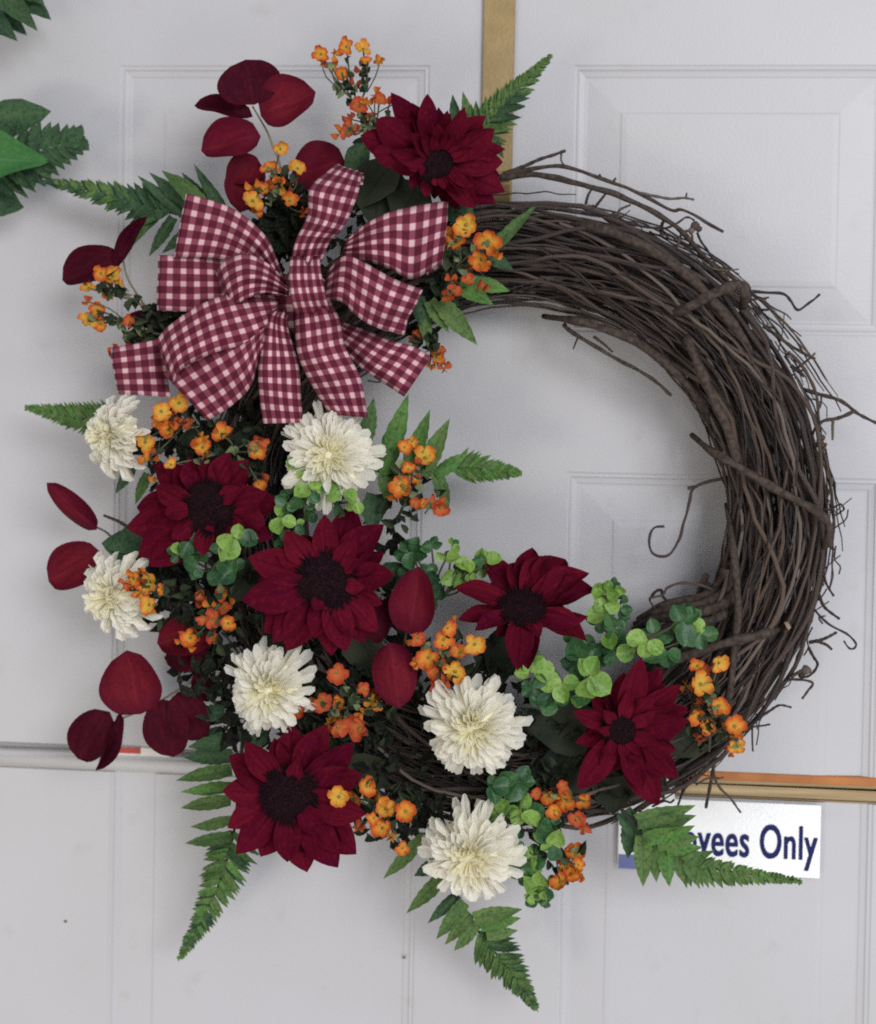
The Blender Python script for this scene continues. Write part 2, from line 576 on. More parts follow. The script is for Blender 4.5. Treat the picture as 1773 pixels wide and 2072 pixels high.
def slab(name, parent, zs, holes):
    """Door leaf body: face with openings where the panels sit, thick back and edges."""
    bm = bmesh.new()
    for i in range(5):
        for j in range(len(zs) - 1):
            if (i, j) in holes:
                box(bm, X(XS[i]), X(XS[i + 1]), 0.0125, TH, Z(zs[j]), Z(zs[j + 1]))
            else:
                box(bm, X(XS[i]), X(XS[i + 1]), 0.0, TH, Z(zs[j]), Z(zs[j + 1]))
    bmesh.ops.remove_doubles(bm, verts=bm.verts[:], dist=1e-6)
    seen = {}
    for f in bm.faces[:]:
        k = tuple(sorted(v.index for v in f.verts)) if False else tuple(sorted((round(v.co.x, 5), round(v.co.y, 5), round(v.co.z, 5)) for v in f.verts))
        seen.setdefault(k, []).append(f)
    bmesh.ops.delete(bm, geom=[f for l in seen.values() if len(l) > 1 for f in l], context='FACES_ONLY')
    return bm_obj(name, bm, M['paint'], parent)


upper = thing('door_leaf', (0, 0, Z(-778)), 'large white moulded upper door leaf that carries the wreath', 'door', 'two halves of the white dutch door')
lower = thing('door_leaf', (0, 0, 0.02), 'white lower door leaf with a bare wood top edge, below the gap', 'door', 'two halves of the white dutch door')
slab('slab', upper, [-778, -184, 97, 633, 923], {(1, 0), (3, 0), (1, 2), (3, 2)})
for a, b_ in ((-899, -256), (34, 655)):
    panel('raised_panel', upper, a, b_, 97, 633)
    panel('raised_panel', upper, a, b_, -778, -184, cut_bottom=True)
slab('slab', lower, [-4090, -3500, -2100, -1680, -832], {(1, 1), (3, 1), (1, 3), (3, 3)})
for a, b_ in ((-899, -256), (34, 655)):
    panel('raised_panel', lower, a, b_, -3500, -2100)
    panel('raised_panel', lower, a, b_, -1680, -832, cut_top=True)
bm = bmesh.new()
box(bm, X(-1185), X(941), -0.0018, 0.0335, Z(-831.5), Z(-797))
bm_obj('edge_strip', bm, M['edge'], lower, 0.003, True)
bm = bmesh.new()
box(bm, X(-1185), X(941), 0.012, 0.022, Z(-796.6), Z(-785))
bm_obj('bright_gap_strip', bm, M['paint'], lower, 0.001)  # pale strip added to stand for the bright room behind the gap

o = None
bm = bmesh.new()
box(bm, X(284), X(930), 0.001, 0.0115, Z(-796.5), Z(-778.6))
o = bm_obj('batten', bm, M['orange_wood'], None, 0.0006)
o['label'] = 'orange brown wooden batten lying in the gap between the door halves'
o['category'] = 'batten'
t = thing('carton', (X(-830), 0.006, Z(-796.5)), 'small white carton with a red block, in the door gap', 'carton')
bm = bmesh.new()
box(bm, X(-915), X(-772), 0.0008, 0.0115, Z(-796.5), Z(-779))
bm_obj('shell', bm, M['card'], t, 0.0004)
bm = bmesh.new()
box(bm, X(-897), X(-835), 0.0002, 0.004, Z(-792), Z(-779.6))
bm_obj('red_block', bm, M['red_print'], t)
bm = bmesh.new()
box(bm, X(243), X(262), -0.0065, -0.0045, Z(-850), Z(-785))
box(bm, X(243), X(262), -0.0045, 0.02, Z(-787), Z(-785))
o = bm_obj('strap_hook', bm, M['white_plastic'], None)
o['label'] = 'narrow white strap hooked over the bare wood edge above the sign'
o['category'] = 'hook'

for nm_, (px_, py_), w_ in (('paint_chip', (133, 1864), 3.4), ('paint_chip', (818, 1937), 3.0)):
    bm = bmesh.new()
    bmesh.ops.create_icosphere(bm, subdivisions=2, radius=w_ * PX)
    c_ = P(px_, py_, 0.0)
    for v in bm.verts:
        v.co = Vector((v.co.x * (1.2 + 0.5 * noise.noise(v.co * 900)), v.co.y * 0.25, v.co.z * (0.9 + 0.6 * noise.noise(v.co * 700 + Vector((3, 0, 0)))))) + c_
    bm_obj(nm_, bm, M['chip'], lower, 0, True)

# brass wreath hanger over the door top, ending in a hook behind the flowers
t = thing('wreath_hanger', (X(-118), 0, Z(923)), 'flat brass over-door hanger strip running down the door behind the wreath', 'hanger')
prof = [(0.0405, Z(860)), (0.0405, Z(924) + 0.002), (-0.004, Z(924) + 0.002), (-0.0035, Z(700)), (-0.0035, Z(420)), (-0.006, Z(370)), (-0.014, Z(345)), (-0.030, Z(335)), (-0.045, Z(345)), (-0.052, Z(375)), (-0.053, Z(400))]
vs, fs = [], []
for i, (y, z) in enumerate(prof):
    a = Vector((0, *prof[max(i - 1, 0)]))
    c_ = Vector((0, *prof[min(i + 1, len(prof) - 1)]))
    tn = (c_ - a).normalized()
    nm = Vector((0, -tn.z, tn.y)) * 0.0012
    for xx in (X(-149.5), X(-86)):
        for sgn in (1, -1):
            vs.append((xx, y + nm.y * sgn, z + nm.z * sgn))
for i in range(len(prof) - 1):
    a = i * 4
    for p, q in ((0, 1), (1, 3), (3, 2), (2, 0)):
        fs.append((a + p, a + q, a + q + 4, a + p + 4))
fs += [(0, 2, 3, 1), tuple((len(prof) - 1) * 4 + k for k in (0, 1, 3, 2))]
o = obj('strip', mesh('strip', vs, fs, M['brass'], None, False), t)
o.modifiers.new('bevel', 'BEVEL').width = 0.0006

# sign
t = thing('sign', (X(350), -0.006, Z(-900)), 'white plastic sign reading Employees Only, half hidden by a fern', 'sign')
bm = bmesh.new()
box(bm, X(152), X(549), -0.0068, -0.0045, Z(-978), Z(-833))
bm_obj('plate', bm, M['sign_face'], t, 0.0004)
cu = bpy.data.curves.new('lettering', 'FONT')
cu.body = 'Employees Only'
cu.size = 1.0
cu.offset = 0.006
cu.space_character = 1.06
tmp = bpy.data.objects.new('lettering_curve', cu)
col.objects.link(tmp)
bpy.context.view_layer.update()
me = bpy.data.meshes.new_from_object(tmp.evaluated_get(bpy.context.evaluated_depsgraph_get()))
bpy.data.objects.remove(tmp)
xs = [v.co.x for v in me.vertices]
x0, x1 = min(xs), max(xs)
capz = 0.70
for v in me.vertices:
    lx, ly = v.co.x, v.co.y
    v.co = ((X(167) + (lx - x0) / (x1 - x0) * X(376)), -0.00705, Z(-941) + ly / capz * X(66))
bm = bmesh.new()
box(bm, X(153), X(205), -0.0070, -0.0066, Z(-977), Z(-948))
bm_obj('blue_patch', bm, M['sign_blue'], t)
vs, fs = [], []
for k, (dx, dz) in enumerate(((0, 0), (-0.0005, 0.0002), (0.0005, -0.0002), (-0.0003, -0.0004), (0.0003, 0.0004))):   # bold weight
    o_ = len(vs)
    vs += [(v.co.x + dx, v.co.y - k * 0.00003, v.co.z + dz) for v in me.vertices]
    fs += [tuple(i + o_ for i in p.vertices) for p in me.polygons]
obj('lettering', mesh('lettering', vs, fs, M['sign_ink'], None, False), t)

# ------------------------------------------------------------------ grapevine wreath
wc = P(1040, 1040, 0.045)
wreath = thing('grapevine_wreath', wc, 'round brown grapevine wreath, bare and twiggy on its right half', 'wreath')
RM, RA = 0.2015, 0.0405


def vine_pts(th0, th1, phi, k, rho, seed, n, rm=RM, ra=RA, rb=0.040):
    out = []
    for i in range(n):
        t = i / (n - 1)
        th = th0 + (th1 - th0) * t
        wob = noise.noise(Vector((th * 1.6, seed, 0)))
        wob2 = noise.noise(Vector((th * 2.3, seed, 7)))
        ph = phi + k * (th - th0) + wob * 0.9
        rr = rho * (1 + 0.22 * wob2)
        if rr > 1.04:
            rr = 1.04
        r = rm + ra * rr * math.cos(ph) + 0.003 * wob2 + 0.0022 * noise.noise(Vector((th * 9, seed, 2))) + 0.0008 * noise.noise(Vector((th * 27, seed, 5)))
        out.append(wc + Vector((r * math.cos(th), -rb * rr * math.sin(ph), -r * math.sin(th))))
    return out


def bark_rad(r, s):
    return lambda t: r * (0.9 + 0.28 * noise.noise(Vector((t * 14, s, 3))) + 0.28 * max(0, noise.noise(Vector((t * 46, s, 9))))) * (1 if t < 0.8 else 1 - (t - 0.8) * 1.6)


for i in range(270):
    th0 = U(0, 6.283)
    span = U(2.0, 5.4)
    rho = math.sqrt(U(0.12, 1.0))
    r = random.choice((0.0006, 0.0008, 0.0009, 0.0011, 0.0013, 0.0015, 0.0019))
    pts = vine_pts(th0, th0 + span, U(0, 6.283), U(-0.32, 0.32), rho, i * 3.7, int(span * 22))
    tube('vine', pts, bark_rad(r, i), M['bark'], wreath)
for i in range(16):                                      # strands that cut across the inside, low on the right
    th0 = U(0.2, 0.75)
    pts = vine_pts(th0, th0 + U(0.6, 1.1), U(2.6, 3.9), U(-0.5, 0.5), U(0.9, 1.5), 900 + i * 2.3, 26, RM - 0.004)
    tube('vine', pts, bark_rad(U(0.0015, 0.0026), i + 500), M['bark'], wreath)


for i in range(34):                                      # loose wisps over the top of the bundle
    a0 = U(0.85, 1.75) if i < 20 else U(-0.75, 0.75)
    r_a = RM + RA * U(0.95, 1.12)
    r_b = r_a + U(0.002, 0.016)
    sp2 = U(0.25, 0.55)
    y_ = U(-0.02, 0.025)
    pts = []
    for q in range(16):
        th = a0 - sp2 * q / 15
        rr = r_a + (r_b - r_a) * (q / 15) ** 1.5 + 0.003 * noise.noise(Vector((q * 0.35, i * 5.1, 0)))
        pts.append(wc + Vector((rr * math.cos(th), y_ + 0.004 * noise.noise(Vector((q * 0.3, i, 4))), rr * math.sin(th))))
    tube('tendril', pts, bark_rad(U(0.0005, 0.0009), i + 70), M['bark'], wreath, 5)
for i in range(46):                                      # short broken ends round the outer rim
    th = U(-1.35, 1.25)
    r = RM + RA * U(0.85, 1.02)
    a = wc + Vector((r * math.cos(th), U(-0.03, 0.025), -r * math.sin(th)))
    sgn = random.choice((-1, 1))
    tg = Vector((-math.sin(th) * sgn, U(-.4, .2), -math.cos(th) * sgn))
    out_ = Vector((math.cos(th), 0, -math.sin(th)))
    l = U(0.006, 0.020)
    b_ = a + tg * l * 0.6 + out_ * l * U(0.2, 0.6)
    c_ = b_ + tg * l * 0.5 + out_ * l * U(-.2, 0.5) + Vector((0, 0, U(-.004, .004)))
    tube('tendril', spline([a - tg * 0.01, a, b_, c_], 9), U(0.0004, 0.0009), M['bark'], wreath, 5)


def twig(name, px, r, d=0.055, material=None, n=None, d2=None, sides=6, sink=0.0):
    k = len(px)
    if sink:                                             # a vine that surfaces from the bundle and dives back into it
        ln = spline([(x, y, 0) for x, y in px], k * 7)
        m_ = len(ln) - 1
        pts = [P(p.x, p.y, d - sink * (1 - min(1, min(i, m_ - i) / (0.22 * m_))) ** 1.5) for i, p in enumerate(ln)]
        return tube(name, pts, lambda t: r * PX * (0.55 + 0.45 * min(1, min(t, 1 - t) * 6) + 0.10 * math.sin(t * 31 + r) + 0.22 * noise.noise(Vector((t * 9, r, px[0][0])))), material or M['bark'], wreath, 8)
    pts = [P(x, y, d + ((d2 if d2 is not None else d) - d) * i / max(1, k - 1)) for i, (x, y) in enumerate(px)]
    pts = spline(pts, n or max(8, k * 6))
    pts = [p + Vector((noise.noise(p * 90), noise.noise(p * 90 + Vector((5, 0, 0))), noise.noise(p * 90 + Vector((0, 9, 0))))) * 0.0007 for p in pts]
    return tube(name, pts, lambda t: r * PX * (1.05 - 0.35 * t + 0.12 * math.sin(t * 37 + r)), material or M['bark'], wreath, sides)


for px, r, d, d2 in (
        ([(1330, 650), (1393, 622), (1440, 596), (1495, 576), (1508, 596), (1500, 640)], 10, 0.090, 0.05),
        ([(1388, 672), (1393, 692), (1414, 742), (1446, 813), (1471, 866), (1492, 933), (1500, 975)], 9, 0.089, 0.082),
        ([(1400, 880), (1439, 912), (1499, 947), (1570, 990), (1648, 1032), (1678, 1066), (1674, 1100), (1650, 1120)], 8, 0.087, 0.05),
        ([(1300, 1356), (1347, 1342), (1464, 1302), (1540, 1284), (1592, 1266)], 9, 0.089, 0.08),
        ([(1470, 1020), (1486, 1130), (1494, 1236), (1486, 1307), (1474, 1413), (1440, 1500)], 7, 0.086, 0.08),
        ([(1285, 1262), (1340, 1236), (1420, 1222), (1470, 1190), (1500, 1120)], 9, 0.066, 0.05),
        ([(1282, 1272), (1335, 1252), (1410, 1240), (1475, 1215), (1510, 1150)], 10, 0.072, 0.05),
        ([(1292, 1252), (1350, 1222), (1425, 1205), (1460, 1170), (1485, 1090)], 8, 0.06, 0.05),
        ([(1290, 1290), (1350, 1270), (1440, 1255), (1500, 1220)], 9, 0.074, 0.05),
        ([(1100, 640), (1190, 655), (1300, 700), (1400, 790), (1450, 880)], 8, 0.075, 0.08),
        ([(1130, 450), (1240, 470), (1370, 540), (1470, 640), (1550, 760)], 9, 0.088, 0.085)):
    twig('binding_vine', px, r, d, M['bark_bind'], None, d2, 6, 0.04)
o = twig('cut_end', [(1590, 1268), (1597, 1264)], 10, 0.081, M['bark_pale'], 4)

for px, r in (
        ([(1018, 352), (1080, 328), (1146, 305)], 4),
        ([(1137, 309), (1136, 325), (1145, 336)], 2),
        ([(1018, 353), (1090, 340), (1145, 337), (1216, 361), (1287, 389), (1357, 425), (1386, 427), (1465, 469)], 4),
        ([(1010, 360), (1080, 353), (1145, 365), (1233, 389), (1304, 418), (1357, 450), (1393, 482), (1446, 542), (1474, 568)], 6),
        ([(1287, 389), (1320, 397), (1354, 402), (1385, 400), (1405, 404)], 3),
        ([(1388, 401), (1390, 390)], 2),
        ([(1216, 361), (1212, 352)], 3), ([(1240, 370), (1246, 360)], 3),
        ([(1186, 413), (1190, 395), (1196, 384)], 3), ([(1205, 418), (1222, 397), (1228, 388)], 3),
        ([(1250, 440), (1254, 425), (1276, 413)], 3),
        ([(1250, 438), (1280, 455), (1340, 461), (1370, 452), (1390, 440), (1405, 447)], 2.5),
        ([(1340, 480), (1340, 455), (1346, 445)], 4),
        ([(1372, 500), (1378, 475), (1392, 468), (1402, 480), (1396, 496)], 3),
        ([(1411, 470), (1420, 490), (1440, 520), (1455, 545)], 2.5),
        ([(1500, 590), (1540, 591), (1584, 595), (1600, 608), (1616, 627), (1640, 610), (1660, 595)], 3),
        ([(1505, 590), (1516, 605), (1526, 625)], 3), ([(1530, 626), (1556, 626)], 3),
        ([(1545, 660), (1560, 670), (1605, 703), (1650, 726)], 4),
        ([(1605, 751), (1625, 735), (1650, 714)], 3), ([(1600, 740), (1628, 762)], 4),
        ([(1595, 712), (1620, 738), (1640, 768), (1654, 810), (1657, 860), (1655, 905)], 3.5),
        ([(1625, 787), (1660, 798), (1697, 809), (1729, 831), (1750, 845), (1780, 858)], 4),
        ([(1730, 832), (1700, 845), (1669, 850), (1652, 866), (1645, 880)], 4),
        ([(1686, 848), (1685, 870), (1684, 891)], 3),
        ([(1655, 880), (1668, 885), (1660, 900), (1672, 898), (1662, 915), (1650, 930)], 2.5),
        ([(1655, 925), (1670, 940), (1676, 965), (1682, 968)], 2.5),
        ([(1682, 965), (1681, 985), (1672, 1010)], 3),
        ([(1668, 1030), (1676, 1032), (1690, 1026), (1700, 1021), (1708, 1030), (1700, 1037), (1692, 1044)], 2.2),
        ([(1668, 1096), (1688, 1112)], 4),
        ([(1500, 962), (1455, 970), (1407, 986), (1395, 1015), (1386, 1050), (1372, 1096), (1350, 1124), (1318, 1117), (1315, 1085), (1325, 1068), (1345, 1065)], 3.2),
        ([(1392, 988), (1412, 984)], 4),
        ([(1140, 655), (1156, 671), (1233, 717), (1315, 763), (1360, 800)], 4.5),
        ([(1200, 680), (1240, 712)], 3), ([(1170, 680), (1160, 706)], 2),
        ([(1440, 1192), (1410, 1182), (1375, 1180), (1350, 1190), (1340, 1204), (1315, 1211), (1328, 1234)], 3),
        ([(1316, 1210), (1326, 1197), (1338, 1194), (1340, 1206), (1356, 1220), (1372, 1229)], 3),
        ([(1655, 1180), (1665, 1160), (1672, 1180), (1687, 1206)], 3),
        ([(1655, 1200), (1662, 1215), (1673, 1233), (1699, 1252)], 3.5),
        ([(1645, 1230), (1676, 1262), (1712, 1282), (1731, 1300), (1728, 1311), (1718, 1311), (1708, 1297)], 2.5),
        ([(1665, 1262), (1658, 1250), (1672, 1246)], 2),
        ([(1638, 1300), (1665, 1294), (1694, 1279)], 4), ([(1650, 1296), (1670, 1304), (1683, 1314)], 3.5),
        ([(1636, 1310), (1646, 1330), (1654, 1345), (1640, 1365), (1620, 1372)], 3),
        ([(1580, 1382), (1605, 1375), (1643, 1381), (1634, 1398), (1623, 1414)], 3),
        ([(1600, 1370), (1615, 1360), (1630, 1352)], 4),
        ([(1530, 1456), (1555, 1440), (1577, 1427), (1602, 1431)], 3),
        ([(1448, 1510), (1446, 1534), (1440, 1575), (1428, 1636)], 4),
        ([(1440, 1535), (1450, 1583), (1475, 1612), (1499, 1643)], 3),
        ([(1405, 1555), (1389, 1569), (1380, 1600), (1372, 1628)], 3),
        ([(1395, 1560), (1380, 1568), (1394, 1580), (1402, 1565)], 3),
        ([(262, 1069), (235, 1052), (209, 1043)], 4),
        ([(790, 758), (770, 772), (745, 770)], 2)):
    twig('tendril', px, r, U(0.045, 0.065) if px[0][0] > 1300 else 0.06, M['bark_bind'] if r > 3.6 else None)
# dried bud heads on the tendrils
for cx, cy, s in ((1407, 457, 9), (1414, 463, 7), (1400, 466, 7), (1632, 1356, 9), (1622, 1366, 7)):
    c_ = P(cx, cy, 0.056)
    bm = bmesh.new()
    bmesh.ops.create_icosphere(bm, subdivisions=2, radius=s * PX)
    for v in bm.verts:
        v.co = v.co * (1 + 0.35 * noise.noise(v.co * 300 + Vector((cx, 0, 0)))) + c_
    bm_obj('dried_bud', bm, M['bark'], wreath, 0, True)

# ------------------------------------------------------------------ unit pieces shared by the flowers
E = lambda f, n: [f(i / (n - 1)) for i in range(n)]
sun_prof = E(lambda t: 0.5 * (math.sin(math.pi * min(1, t * 0.66 + 0.17)) ** 0.7) * (1 - t ** 4) ** 0.8 + 0.004, 10)
SUN = [blade('petal', sun_prof, M['petal_red'], cu_, cp, fo, 0, 4, wv_) for cu_, cp, fo, wv_ in ((0.06, 0.16, 0.0, 0.05), (-0.08, 0.22, 0.0, 0.08), (0.02, -0.14, 0.0, 0.06), (-0.14, 0.12, 0.0, 0.1))]
big_leaf_prof = E(lambda t: 0.5 * math.sin(math.pi * t ** 0.75) ** 0.85 + 0.004, 9)
OLIVE = [blade('leaf', big_leaf_prof, M['olive'], -0.10, 0.15, 0, 0.03, 4, 0.1), blade('leaf', big_leaf_prof, M['fern_dark'], -0.05, -0.12, 0, 0.03, 4, 0.1)]
mum_prof = E(lambda t: 0.5 * (0.42 + 0.58 * t ** 0.8) * (1 if t < 0.86 else 0.78 if t < 0.97 else 0.42), 7)
MUM = [blade('petal', mum_prof, M['cream'], cu_, cp, 0, 0, 2) for cu_, cp in ((-0.10, 0.25), (-0.22, 0.2), (0.0, 0.35))]
MUMH = [blade('petal', mum_prof, M['cream_heart'], cu_, 0.4, 0, 0, 2) for cu_ in (0.1, 0.25)]
fern_prof = E(lambda t: 0.5 * (0.72 + 0.28 * math.sin(math.pi * t)) * (1 - t ** 3.2) + 0.012, 13)
FERN = {k: [blade('leaflet', fern_prof, M[k], c1, c2, 0, 0.06, 2, 0.08) for c1, c2 in ((-0.08, 0.12), (0.04, 0.2), (-0.12, -0.12))] for k in ('fern', 'fern_dark', 'fern_bright')}
euc_prof = E(lambda t: 0.5 * math.sin(math.pi * t ** 0.92) ** 0.5 + 0.004, 13)
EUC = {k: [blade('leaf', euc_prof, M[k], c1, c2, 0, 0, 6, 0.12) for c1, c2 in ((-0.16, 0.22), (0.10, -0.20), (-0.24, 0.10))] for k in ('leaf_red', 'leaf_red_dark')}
box_prof = E(lambda t: 0.5 * math.sin(math.pi * t ** 0.9) ** 0.55 + 0.004, 7)
BOX = {k: [blade('leaf', box_prof, M[k], c1, c2, c3, 0, 4, 0.08) for c1, c2, c3 in ((0.15, 0.30, 0), (-0.15, 0.1, 0.10), (0.2, 0.2, 0.08), (-0.1, -0.2, 0))] for k in ('box', 'box_dark')}
flo_prof = E(lambda t: 0.5 * (0.40 + 0.60 * math.sin(math.pi * min(1, t * 0.72 + 0.05)) ** 0.8) * (1 if t < 0.75 else 0.9 if t < 0.95 else 0.66), 7)
FLO = {k: [blade('petal', flo_prof, M[k], c1, 0.22, 0, 0, 4, 0.3) for c1 in (0.28, 0.10, -0.08)] for k in ('orange', 'red_orange', 'yellow')}
bud_prof = E(lambda t: 0.5 * math.sin(math.pi * t ** 0.8) ** 0.8 + 0.01, 5)
BUD = {k: blade('bud', bud_prof, M[k], 0.15, 0.5, 0, 0, 2) for k in ('bud', 'bud_dark')}
BUDO = [blade('bud', bud_prof, M[k], 0.15, 0.5, 0, 0, 2) for k in ('orange', 'red_orange')]
IVY = blade('leaf', E(lambda t: 0.5 * (1 - t) ** 0.72 * (1 - 0.25 * math.sin(t * 9) * (1 - t)) + 0.003, 14), M['ivy'], -0.16, 0.12, 0.12, 0, 6, 0.12)


def cone_mesh(name, r0_, r1_, h, material, k=6):
    vs = [(r0_ * math.cos(6.283 * i / k), r0_ * math.sin(6.283 * i / k), 0) for i in range(k)] + [(r1_ * math.cos(6.283 * i / k), r1_ * math.sin(6.283 * i / k), h) for i in range(k)] + [(0, 0, h * 0.7)]
    fs = [(i, (i + 1) % k, k + (i + 1) % k, k + i) for i in range(k)] + [(k + i, k + (i + 1) % k, 2 * k) for i in range(k)]
    return mesh(name, vs, fs, material)


HEART = cone_mesh('floret', 0.09, 0.12, 0.2, M['heart'])


def disc_mesh():
    """Seed head: a domed cushion packed with short bristles in a spiral, one fused piece."""
    vs, fs = [], []
    n = 210
    k = 14
    for i in range(5):
        t = i / 4
        for j in range(k):
            a = 6.283 * j / k
            vs.append((math.cos(a) * (1 - t) * 0.98, math.sin(a) * (1 - t) * 0.98, 0.34 * math.sin(t * 1.57)))
    for i in range(4):
        for j in range(k):
            fs.append((i * k + j, i * k + (j + 1) % k, (i + 1) * k + (j + 1) % k, (i + 1) * k + j))
    for i in range(n):
        t = (i + 0.5) / n
        r = math.sqrt(t) * 1.0
        a = i * 2.39996
        z = 0.34 * math.cos(r * 1.57) ** 0.9 - 0.04
        nrm = Vector((math.cos(a) * r * 0.9, math.sin(a) * r * 0.9, 0.8)).normalized()
        c_ = Vector((math.cos(a) * r, math.sin(a) * r, z))
        e1 = nrm.orthogonal().normalized() * 0.055
        e2 = nrm.cross(e1)
        o = len(vs)
        h = U(0.12, 0.24) * (1.3 if r > 0.7 else 0.9)
        vs += [c_ + e1, c_ + e2, c_ - e1, c_ - e2, c_ + nrm * h + Vector((U(-.05, .05), U(-.05, .05), 0))]
        fs += [(o, o + 1, o + 4), (o + 1, o + 2, o + 4), (o + 2, o + 3, o + 4), (o + 3, o, o + 4)]
    return mesh('seed_disc', vs, fs, M['disc'], None, False)


DISC = disc_mesh()
vs, fs = [], []
for i in range(6):
    for j in range(18):
        t, a = i / 5 * 1.5, 6.283 * j / 18
        q = 1 + 0.10 * noise.noise(Vector((i * 1.7, j * 1.3, 0)))
        vs.append((math.cos(a) * math.cos(t) * q, math.sin(a) * math.cos(t) * q, math.sin(t) * q))
for i in range(5):
    for j in range(18):
        fs.append((i * 18 + j, i * 18 + (j + 1) % 18, (i + 1) * 18 + (j + 1) % 18, (i + 1) * 18 + j))
fs.append(tuple(range(90, 108)))
GAP_FILL = mesh('gap_fill', vs, fs, plain('gap_fill_cream', (0.95, 0.90, 0.68), 0.9, 0, 0.1, 0.08, 300))  # cream dome added so the gaps between petals look pale, not dark


def frame(n):
    n = n.normalized()
    e1 = Vector((0, 0, 1)).cross(n).normalized()
    return e1, n.cross(e1), n


def orient(c_, n, sx, sy, sz):
    a, b_, n = frame(n)
    return Matrix(((a.x * sx, b_.x * sy, n.x * sz, c_.x), (a.y * sx, b_.y * sy, n.y * sz, c_.y), (a.z * sx, b_.z * sy, n.z * sz, c_.z), (0, 0, 0, 1)))


def deep(p, d):
    """The point on the same sight line as p but nearer the door, standing d off it."""
    r = (p - CAM) / (p.y - CAM.y)
    return CAM + r * (DIST - d)


# ------------------------------------------------------------------ sunflowers
def sunflower(c, rad, n, tips, d, label, leaves=(), wid=0.43, inner=0.12, rank=(0.74, 0.86)):
    n = Vector(n).normalized()
    C = P(c[0], c[1], d)
    t = thing('sunflower', C, label, 'flower', 'burgundy cloth sunflowers')
    s = S(d)
    obj('seed_disc', DISC, t, orient(C, n, rad * s * 1.05, rad * s * 1.05, rad * s * 0.8))
    a_list = sorted((math.atan2(ty - c[1], tx - c[0]), tx, ty) for tx, ty in tips)
    for i, (a, tx, ty) in enumerate(a_list):
        front = i % 2 == 0
        off = U(-0.004, 0.006) - (0.0 if front else 0.007)
        tip = Pn(tx, ty, C, n, off)
        dr = (tip - C)
        L = dr.length
        base = C + dr * (rad * s * 0.80 / L) - n * (0.003 if front else 0.008)
        lay('petal', random.choice(SUN), t, base, tip, L * wid * U(0.9, 1.12), n + Vector((U(-.18, .18), 0, U(-.18, .18))), L * U(0.5, 1.2))
    m_ = len(a_list)                                     # shorter second rank in the gaps
    for i in range(m_):
        a0, x0_, y0_ = a_list[i]
        a1, x1_, y1_ = a_list[(i + 1) % m_]
        if i == m_ - 1:
            a1 += 6.283
        k = 1 if a1 - a0 < 0.75 else 2
        for q in range(k):
            f = (q + 1) / (k + 1)
            l0, l1 = math.hypot(x0_ - c[0], y0_ - c[1]), math.hypot(x1_ - c[0], y1_ - c[1])
            l = (l0 + (l1 - l0) * f) * U(*rank)
            a = a0 + (a1 - a0) * f
            for lv in ((0, 1) if R() < inner else (0,)):
                ll = l * (1 if lv == 0 else U(0.62, 0.75))
                aa = a + U(-.08, .08)
                tip = Pn(c[0] + ll * math.cos(aa), c[1] + ll * math.sin(aa), C, n, -0.011 if lv == 0 else 0.008)
                dr = tip - C
                base = C + dr * (rad * s * 0.75 / dr.length) - n * (0.009 if lv == 0 else 0.001)
                lay('petal', random.choice(SUN), t, base, tip, dr.length * wid * (1.0 if lv == 0 else 1.05), n + Vector((U(-.2, .2), 0, U(-.2, .2))), dr.length)
    back = C - n * 0.012
    tube('stem', spline([back, (back + deep(C, 0.05)) / 2 - n * 0.004, deep(C, 0.05)], 6), 0.0028, M['stem_dark'], t)
    for (bx, by, tx, ty, wpx, dd, kind) in leaves:
        b_, tp = P(bx, by, dd), P(tx, ty, dd + 0.004)
        lay('leaf', OLIVE[kind], t, b_, tp, wpx * S(dd), Vector((U(-.3, .3), -1, U(-.1, .4))))
    return t


sunflower((885, 330), 44, (0.50, -1, -0.38), [(797, 191), (864, 189), (942, 218), (983, 234), (1004, 262), (1022, 301), (1020, 328), (1011, 355), (1022, 388), (1003, 412), (930, 425), (728, 273), (760, 240), (752, 308), (905, 222), (800, 345), (862, 400), (960, 418), (830, 380)], 0.135,
          'burgundy sunflower at the top of the wreath, tilted to face right',
          [(800, 330, 715, 420, 90, 0.10, 0), (770, 330, 760, 460, 120, 0.095, 0), (850, 370, 800, 450, 100, 0.10, 0), (900, 400, 960, 450, 60, 0.095, 1), (740, 290, 700, 350, 50, 0.1, 1)], 0.37, 0.75, (0.78, 0.92))
sunflower((421, 1029), 56, (-0.16, -1, 0.12), [(269, 1029), (308, 986), (312, 940), (379, 923), (418, 921), (460, 914), (499, 930), (542, 997), (563, 1015), (255, 1068), (283, 1124), (301, 1146), (354, 1124), (538, 1061), (470, 1112), (513, 1098), (552, 1092), (410, 1125)], 0.13,
          'burgundy sunflower below the bow, between the two left-hand cream mums',
          [(330, 1060, 215, 1110, 80, 0.08, 1), (480, 940, 540, 870, 90, 0.085, 0), (380, 940, 440, 860, 90, 0.08, 0)])
sunflower((661, 1173), 60, (0.10, -1, 0.05), [(717, 1022), (657, 1043), (774, 1061), (777, 1120), (799, 1163), (770, 1223), (763, 1279), (738, 1300), (671, 1327), (636, 1292), (579, 1318), (531, 1281), (503, 1128), (489, 1217), (552, 1300), (553, 1110), (576, 1078), (611, 1080), (700, 1318)], 0.145,
          'burgundy sunflower in the middle, below the cream mum that touches the bow',
          [(600, 1290, 520, 1340, 80, 0.09, 0), (720, 1270, 760, 1360, 90, 0.09, 0), (760, 1180, 840, 1150, 60, 0.09, 1), (520, 1180, 440, 1160, 90, 0.09, 0)], 0.42, 0.3, (0.74, 0.9))
